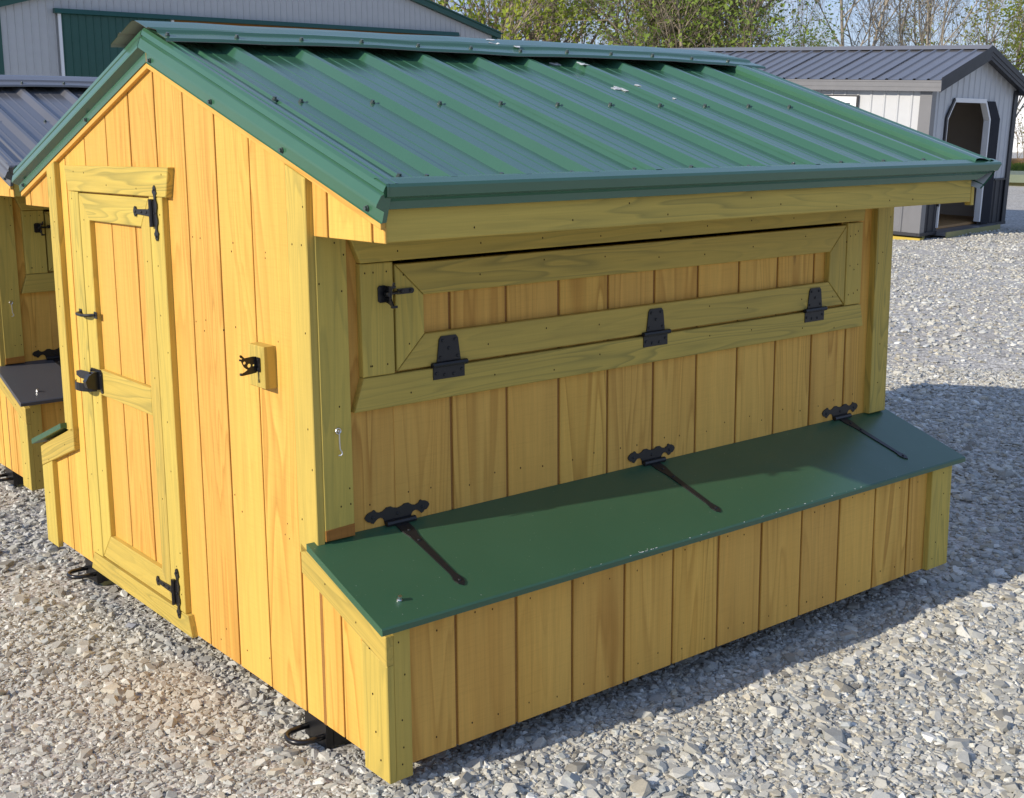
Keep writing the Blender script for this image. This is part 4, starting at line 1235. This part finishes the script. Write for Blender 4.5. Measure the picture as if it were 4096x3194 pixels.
# ------------------------------------------------------------------ trees
def grow_tree(seed, height, r0, levels, n_child, spread=.62, first=.25, up=.25, leaf=0, leaf_size=.11, stems=1, wob=.10, lean=0):
    rr = random.Random(seed)
    br, lv = MB(), MB()
    def tube3(pts, rads, seg):
        br.tube(pts, rads, seg, caps=False)
    def leafs(p, n):
        for _ in range(n):
            c = p + Vector((rr.gauss(0, .16), rr.gauss(0, .16), rr.gauss(0, .14)))
            a = Vector((rr.gauss(0, 1), rr.gauss(0, 1), rr.gauss(0, 1))).normalized(); bb = a.orthogonal().normalized()
            s = leaf_size * rr.uniform(.55, 1.3)
            lv.add([c - a * s, c + bb * s * .6, c + a * s, c - bb * s * .6], [(0, 1, 2, 3)])
    def limb(p, d, ln, rad, lev):
        nseg = 5 if lev == 0 else (4 if lev == 1 else 3)
        pts, rads = [p.copy()], [rad]
        q = p.copy()
        spawn = []
        for i in range(nseg):
            d = (d + Vector((rr.gauss(0, wob), rr.gauss(0, wob), rr.gauss(0, wob * .6) + (up * .10 if lev else .02)))).normalized()
            q = q + d * ln / nseg
            pts.append(q.copy()); rads.append(max(.004, rad * (1 - .80 * (i + 1) / nseg)))
            spawn.append((q.copy(), d.copy(), (i + 1) / nseg, rads[-1]))
        tube3(pts, rads, 6 if lev == 0 else (4 if lev == 1 else 3))
        if lev >= levels:
            if leaf and rr.random() < leaf: leafs(q, rr.randint(2, 4))
            if leaf and rr.random() < leaf * .6: leafs(pts[1], 2)
            return
        nc = n_child[min(lev, len(n_child) - 1)]
        for k in range(nc):
            t = first + (1 - first) * (k + rr.random()) / nc if lev == 0 else .2 + .8 * (k + rr.random()) / nc
            j = min(nseg - 1, int(t * nseg)); f = t * nseg - j
            sp = pts[j].lerp(pts[j + 1], min(1, max(0, f)))
            dd = (pts[j + 1] - pts[j]).normalized()
            ax = dd.orthogonal().normalized()
            ax.rotate(Matrix.Rotation(rr.uniform(0, 2 * math.pi), 3, dd))
            ang = rr.uniform(.45, 1.0) * spread * 1.5
            nd = (dd * math.cos(ang) + ax * math.sin(ang) + Vector((0, 0, up * .35))).normalized()
            rl = ln * rr.uniform(.34, .58) * (1.15 - .55 * t if lev == 0 else 1)
            rad2 = max(.006, min(rads[j] * .62, rad * .5))
            limb(sp, nd, rl, rad2, lev + 1)
    for s in range(stems):
        a = rr.uniform(0, 6.28)
        d = Vector((math.cos(a) * (.10 + .12 * (stems > 1)) + lean, math.sin(a) * (.10 + .12 * (stems > 1)), 1)).normalized()
        limb(Vector((math.cos(a) * .25 * (stems > 1), math.sin(a) * .25 * (stems > 1), -.1)), d, height * rr.uniform(.88, 1.05), r0 * (1 if stems == 1 else .8), 0)
    return br, lv
protos = {}
def proto(key, bark, leafm, **k):
    br, lv = grow_tree(**k)
    o = br.build('branches', bark, None, recalc=False, smooth=True); mb_ = o.data; bpy.data.objects.remove(o)
    ml = None
    if lv.v:
        o = lv.build('leaves', leafm, None, recalc=False); ml = o.data; bpy.data.objects.remove(o)
    protos[key] = (mb_, ml)
proto('brown', M_TWIG, M_LEAF_O, seed=1, height=11, r0=.15, levels=3, n_child=[15, 7, 5], leaf=.34, leaf_size=.062, stems=2, spread=.5, up=.5)
proto('brown2', M_BARK, M_LEAF_O, seed=2, height=12, r0=.17, levels=3, n_child=[16, 7, 5], leaf=.36, leaf_size=.062, spread=.55, up=.4)
proto('yellow', M_BARK, M_LEAF_Y, seed=3, height=10, r0=.16, levels=3, n_child=[14, 8, 6], leaf=1.0, leaf_size=.115, spread=.6, first=.12)
proto('green', M_BARK, M_LEAF_G, seed=4, height=9, r0=.15, levels=3, n_child=[14, 8, 6], leaf=.75, leaf_size=.09, spread=.75, stems=3, first=.1)
proto('bare', M_BARKL, M_LEAF_P, seed=5, height=12, r0=.10, levels=3, n_child=[11, 6, 5], leaf=.12, leaf_size=.06, spread=.62, first=.35)
proto('broad', M_BARKL, M_LEAF_P, seed=6, height=10, r0=.085, levels=3, n_child=[10, 8, 6], leaf=.2, leaf_size=.065, spread=.75, stems=3, first=.2, up=.45)
proto('poplar', M_BARKL, M_LEAF_P, seed=8, height=10.5, r0=.13, levels=3, n_child=[18, 6, 5], leaf=.5, leaf_size=.065, spread=.42, up=.7, first=.08)
proto('slim', M_TWIG, M_LEAF_P, seed=11, height=9, r0=.06, levels=3, n_child=[12, 5, 4], leaf=.25, leaf_size=.06, spread=.4, up=.7, first=.15)
TREES = [
 # azimuth offset from the view axis in degrees (right positive), distance, kind, scale
 (-2.75, 53, 'brown2', 1.15, 'thick trunked bare tree rising right behind the barn roof edge'),
 (-2.2, 50, 'yellow', .95, 'bright yellow green leafing tree beside the barn corner'),
 (-1.3, 51, 'yellow', .85, 'second yellow green tree just right of the barn corner, thinner in leaf'),
 (-.6, 58, 'brown', 1.05, 'brown twiggy tree between the yellow green trees and the tall clump'),
 (.3, 60, 'brown2', 1.0, 'tall grey trunked bare tree left of the middle of the tree line'),
 (1.1, 56, 'brown', 1.0, 'dense brown many stemmed tree above the middle of the green ridge'),
 (1.9, 60, 'brown', 1.1, 'tall brown budding tree left of the first gap of sky'),
 (2.8, 58, 'brown2', 1.05, 'straight dark trunked tree at the left side of the sky gap'),
 (3.6, 64, 'slim', 1.1, 'slim pale stemmed tree standing in the first gap of sky'),
 (4.9, 52, 'bare', 1.0, 'pale forked bare tree with a long arching side limb'),
 (5.7, 60, 'brown', 1.1, 'brown twiggy tree behind the pale forked tree'),
 (6.6, 52, 'brown2', .95, 'leaning dark tree with olive buds left of the green clump'),
 (7.6, 52, 'green', 1.05, 'fresh green bushy tree above the left part of the shed roof'),
 (8.8, 50, 'green', 1.15, 'biggest fresh green tree left of the open sky'),
 (9.9, 50, 'green', .95, 'dark green spreading tree over the grey shed ridge'),
 (11.0, 56, 'brown', .9, 'bare brown tree behind the dark green spreading tree'),
 (12.3, 50, 'green', .62, 'low green shrubby tree at the left edge of the open sky'),
 (13.3, 58, 'slim', .9, 'thin twiggy sapling against the open sky'),
 (14.9, 52, 'bare', .95, 'tall bare tree with a straight trunk above the shed ridge'),
 (15.7, 52, 'bare', 1.0, 'bare tree leaning right beside the straight trunked one'),
 (17.0, 56, 'slim', .9, 'wispy bare sapling between the leaning tree and the broad tree'),
 (18.2, 54, 'broad', 1.0, 'broad many limbed bare tree above the shed gable'),
 (19.4, 56, 'broad', .95, 'second broad bare tree partly behind the first'),
 (19.2, 62, 'yellow', .72, 'low yellow green tree seen through the bare broad trees'),
 (20.8, 60, 'slim', .9, 'thin bare tree right of the broad trees'),
 (21.6, 62, 'poplar', 1.0, 'upright pale leafing poplar at the right behind the shed'),
 (23.3, 150, 'poplar', 1.9, 'pale leafing tree at the right edge of the picture'),
 (25.0, 150, 'green', 1.8, 'green tree beyond the right edge of the shed'),
 (-4.4, 58, 'brown', 1.1, 'brown tree standing behind the barn roof'),
]
TR = random.Random(21)
for (off, dist, kind, sc, lab) in TREES:
    az = yaw - math.radians(off)
    t = empty('tree', (CAM[0] + dist * math.cos(az), CAM[1] + dist * math.sin(az), 0), lab, 'tree', 'trees in the line behind the yard', rz=TR.uniform(0, 6.28))
    t.scale = (sc, sc, sc * TR.uniform(.95, 1.08))
    mb_, ml = protos[kind]
    o = bpy.data.objects.new('branches', mb_); C.objects.link(o); o.parent = t
    if ml:
        o = bpy.data.objects.new('leaves', ml); C.objects.link(o); o.parent = t
# undergrowth along the tree line
b = MB(); lv = MB(); rr = random.Random(31)
for k in range(1500):
    off = rr.uniform(-7, 20.5); d = rr.uniform(57, 74); az = yaw - math.radians(off)
    p = Vector((CAM[0] + d * math.cos(az), CAM[1] + d * math.sin(az), 0))
    h = rr.uniform(2.0, 7.0) * (1.0 if off < 11.5 else .42)
    t = Vector((rr.gauss(0, .5), rr.gauss(0, .5), h))
    b.tube([p, p + t * .5 + Vector((rr.gauss(0, .15), rr.gauss(0, .15), 0)), p + t], [.03, .02, .006], 3, caps=False)
    for q in range(rr.randint(2, 5)):
        s = p + t * rr.uniform(.4, .9); dr = Vector((rr.gauss(0, .5), rr.gauss(0, .5), rr.uniform(.4, 1.2)))
        b.tube([s, s + dr], [.012, .004], 3, caps=False)
        if rr.random() < .55:
            c = s + dr; a = Vector((rr.gauss(0, 1), rr.gauss(0, 1), rr.gauss(0, 1))).normalized(); bb = a.orthogonal().normalized(); z_ = rr.uniform(.04, .11)
            lv.add([c - a * z_, c + bb * z_ * .6, c + a * z_, c - bb * z_ * .6], [(0, 1, 2, 3)])
th = b.build('thicket', M_TWIG, None, recalc=False)
th['kind'] = 'stuff'; th['label'] = 'tangle of brown saplings and twigs along the tree line'
o = lv.build('thicket_leaves', M_LEAF_P, th, recalc=False); o['kind'] = 'stuff'
# small bare shrub in front of the hoop house
br, lv = grow_tree(seed=77, height=3.0, r0=.04, levels=2, n_child=[9, 6], leaf=.5, leaf_size=.07, stems=4, spread=.7, first=.1)
sh = empty('shrub', (64.2, 33.6, 0), 'small twiggy shrub in front of the white hoop house', 'shrub')
br.build('branches', M_TWIG, sh, recalc=False)
lv.build('leaves', M_LEAF_P, sh, recalc=False)
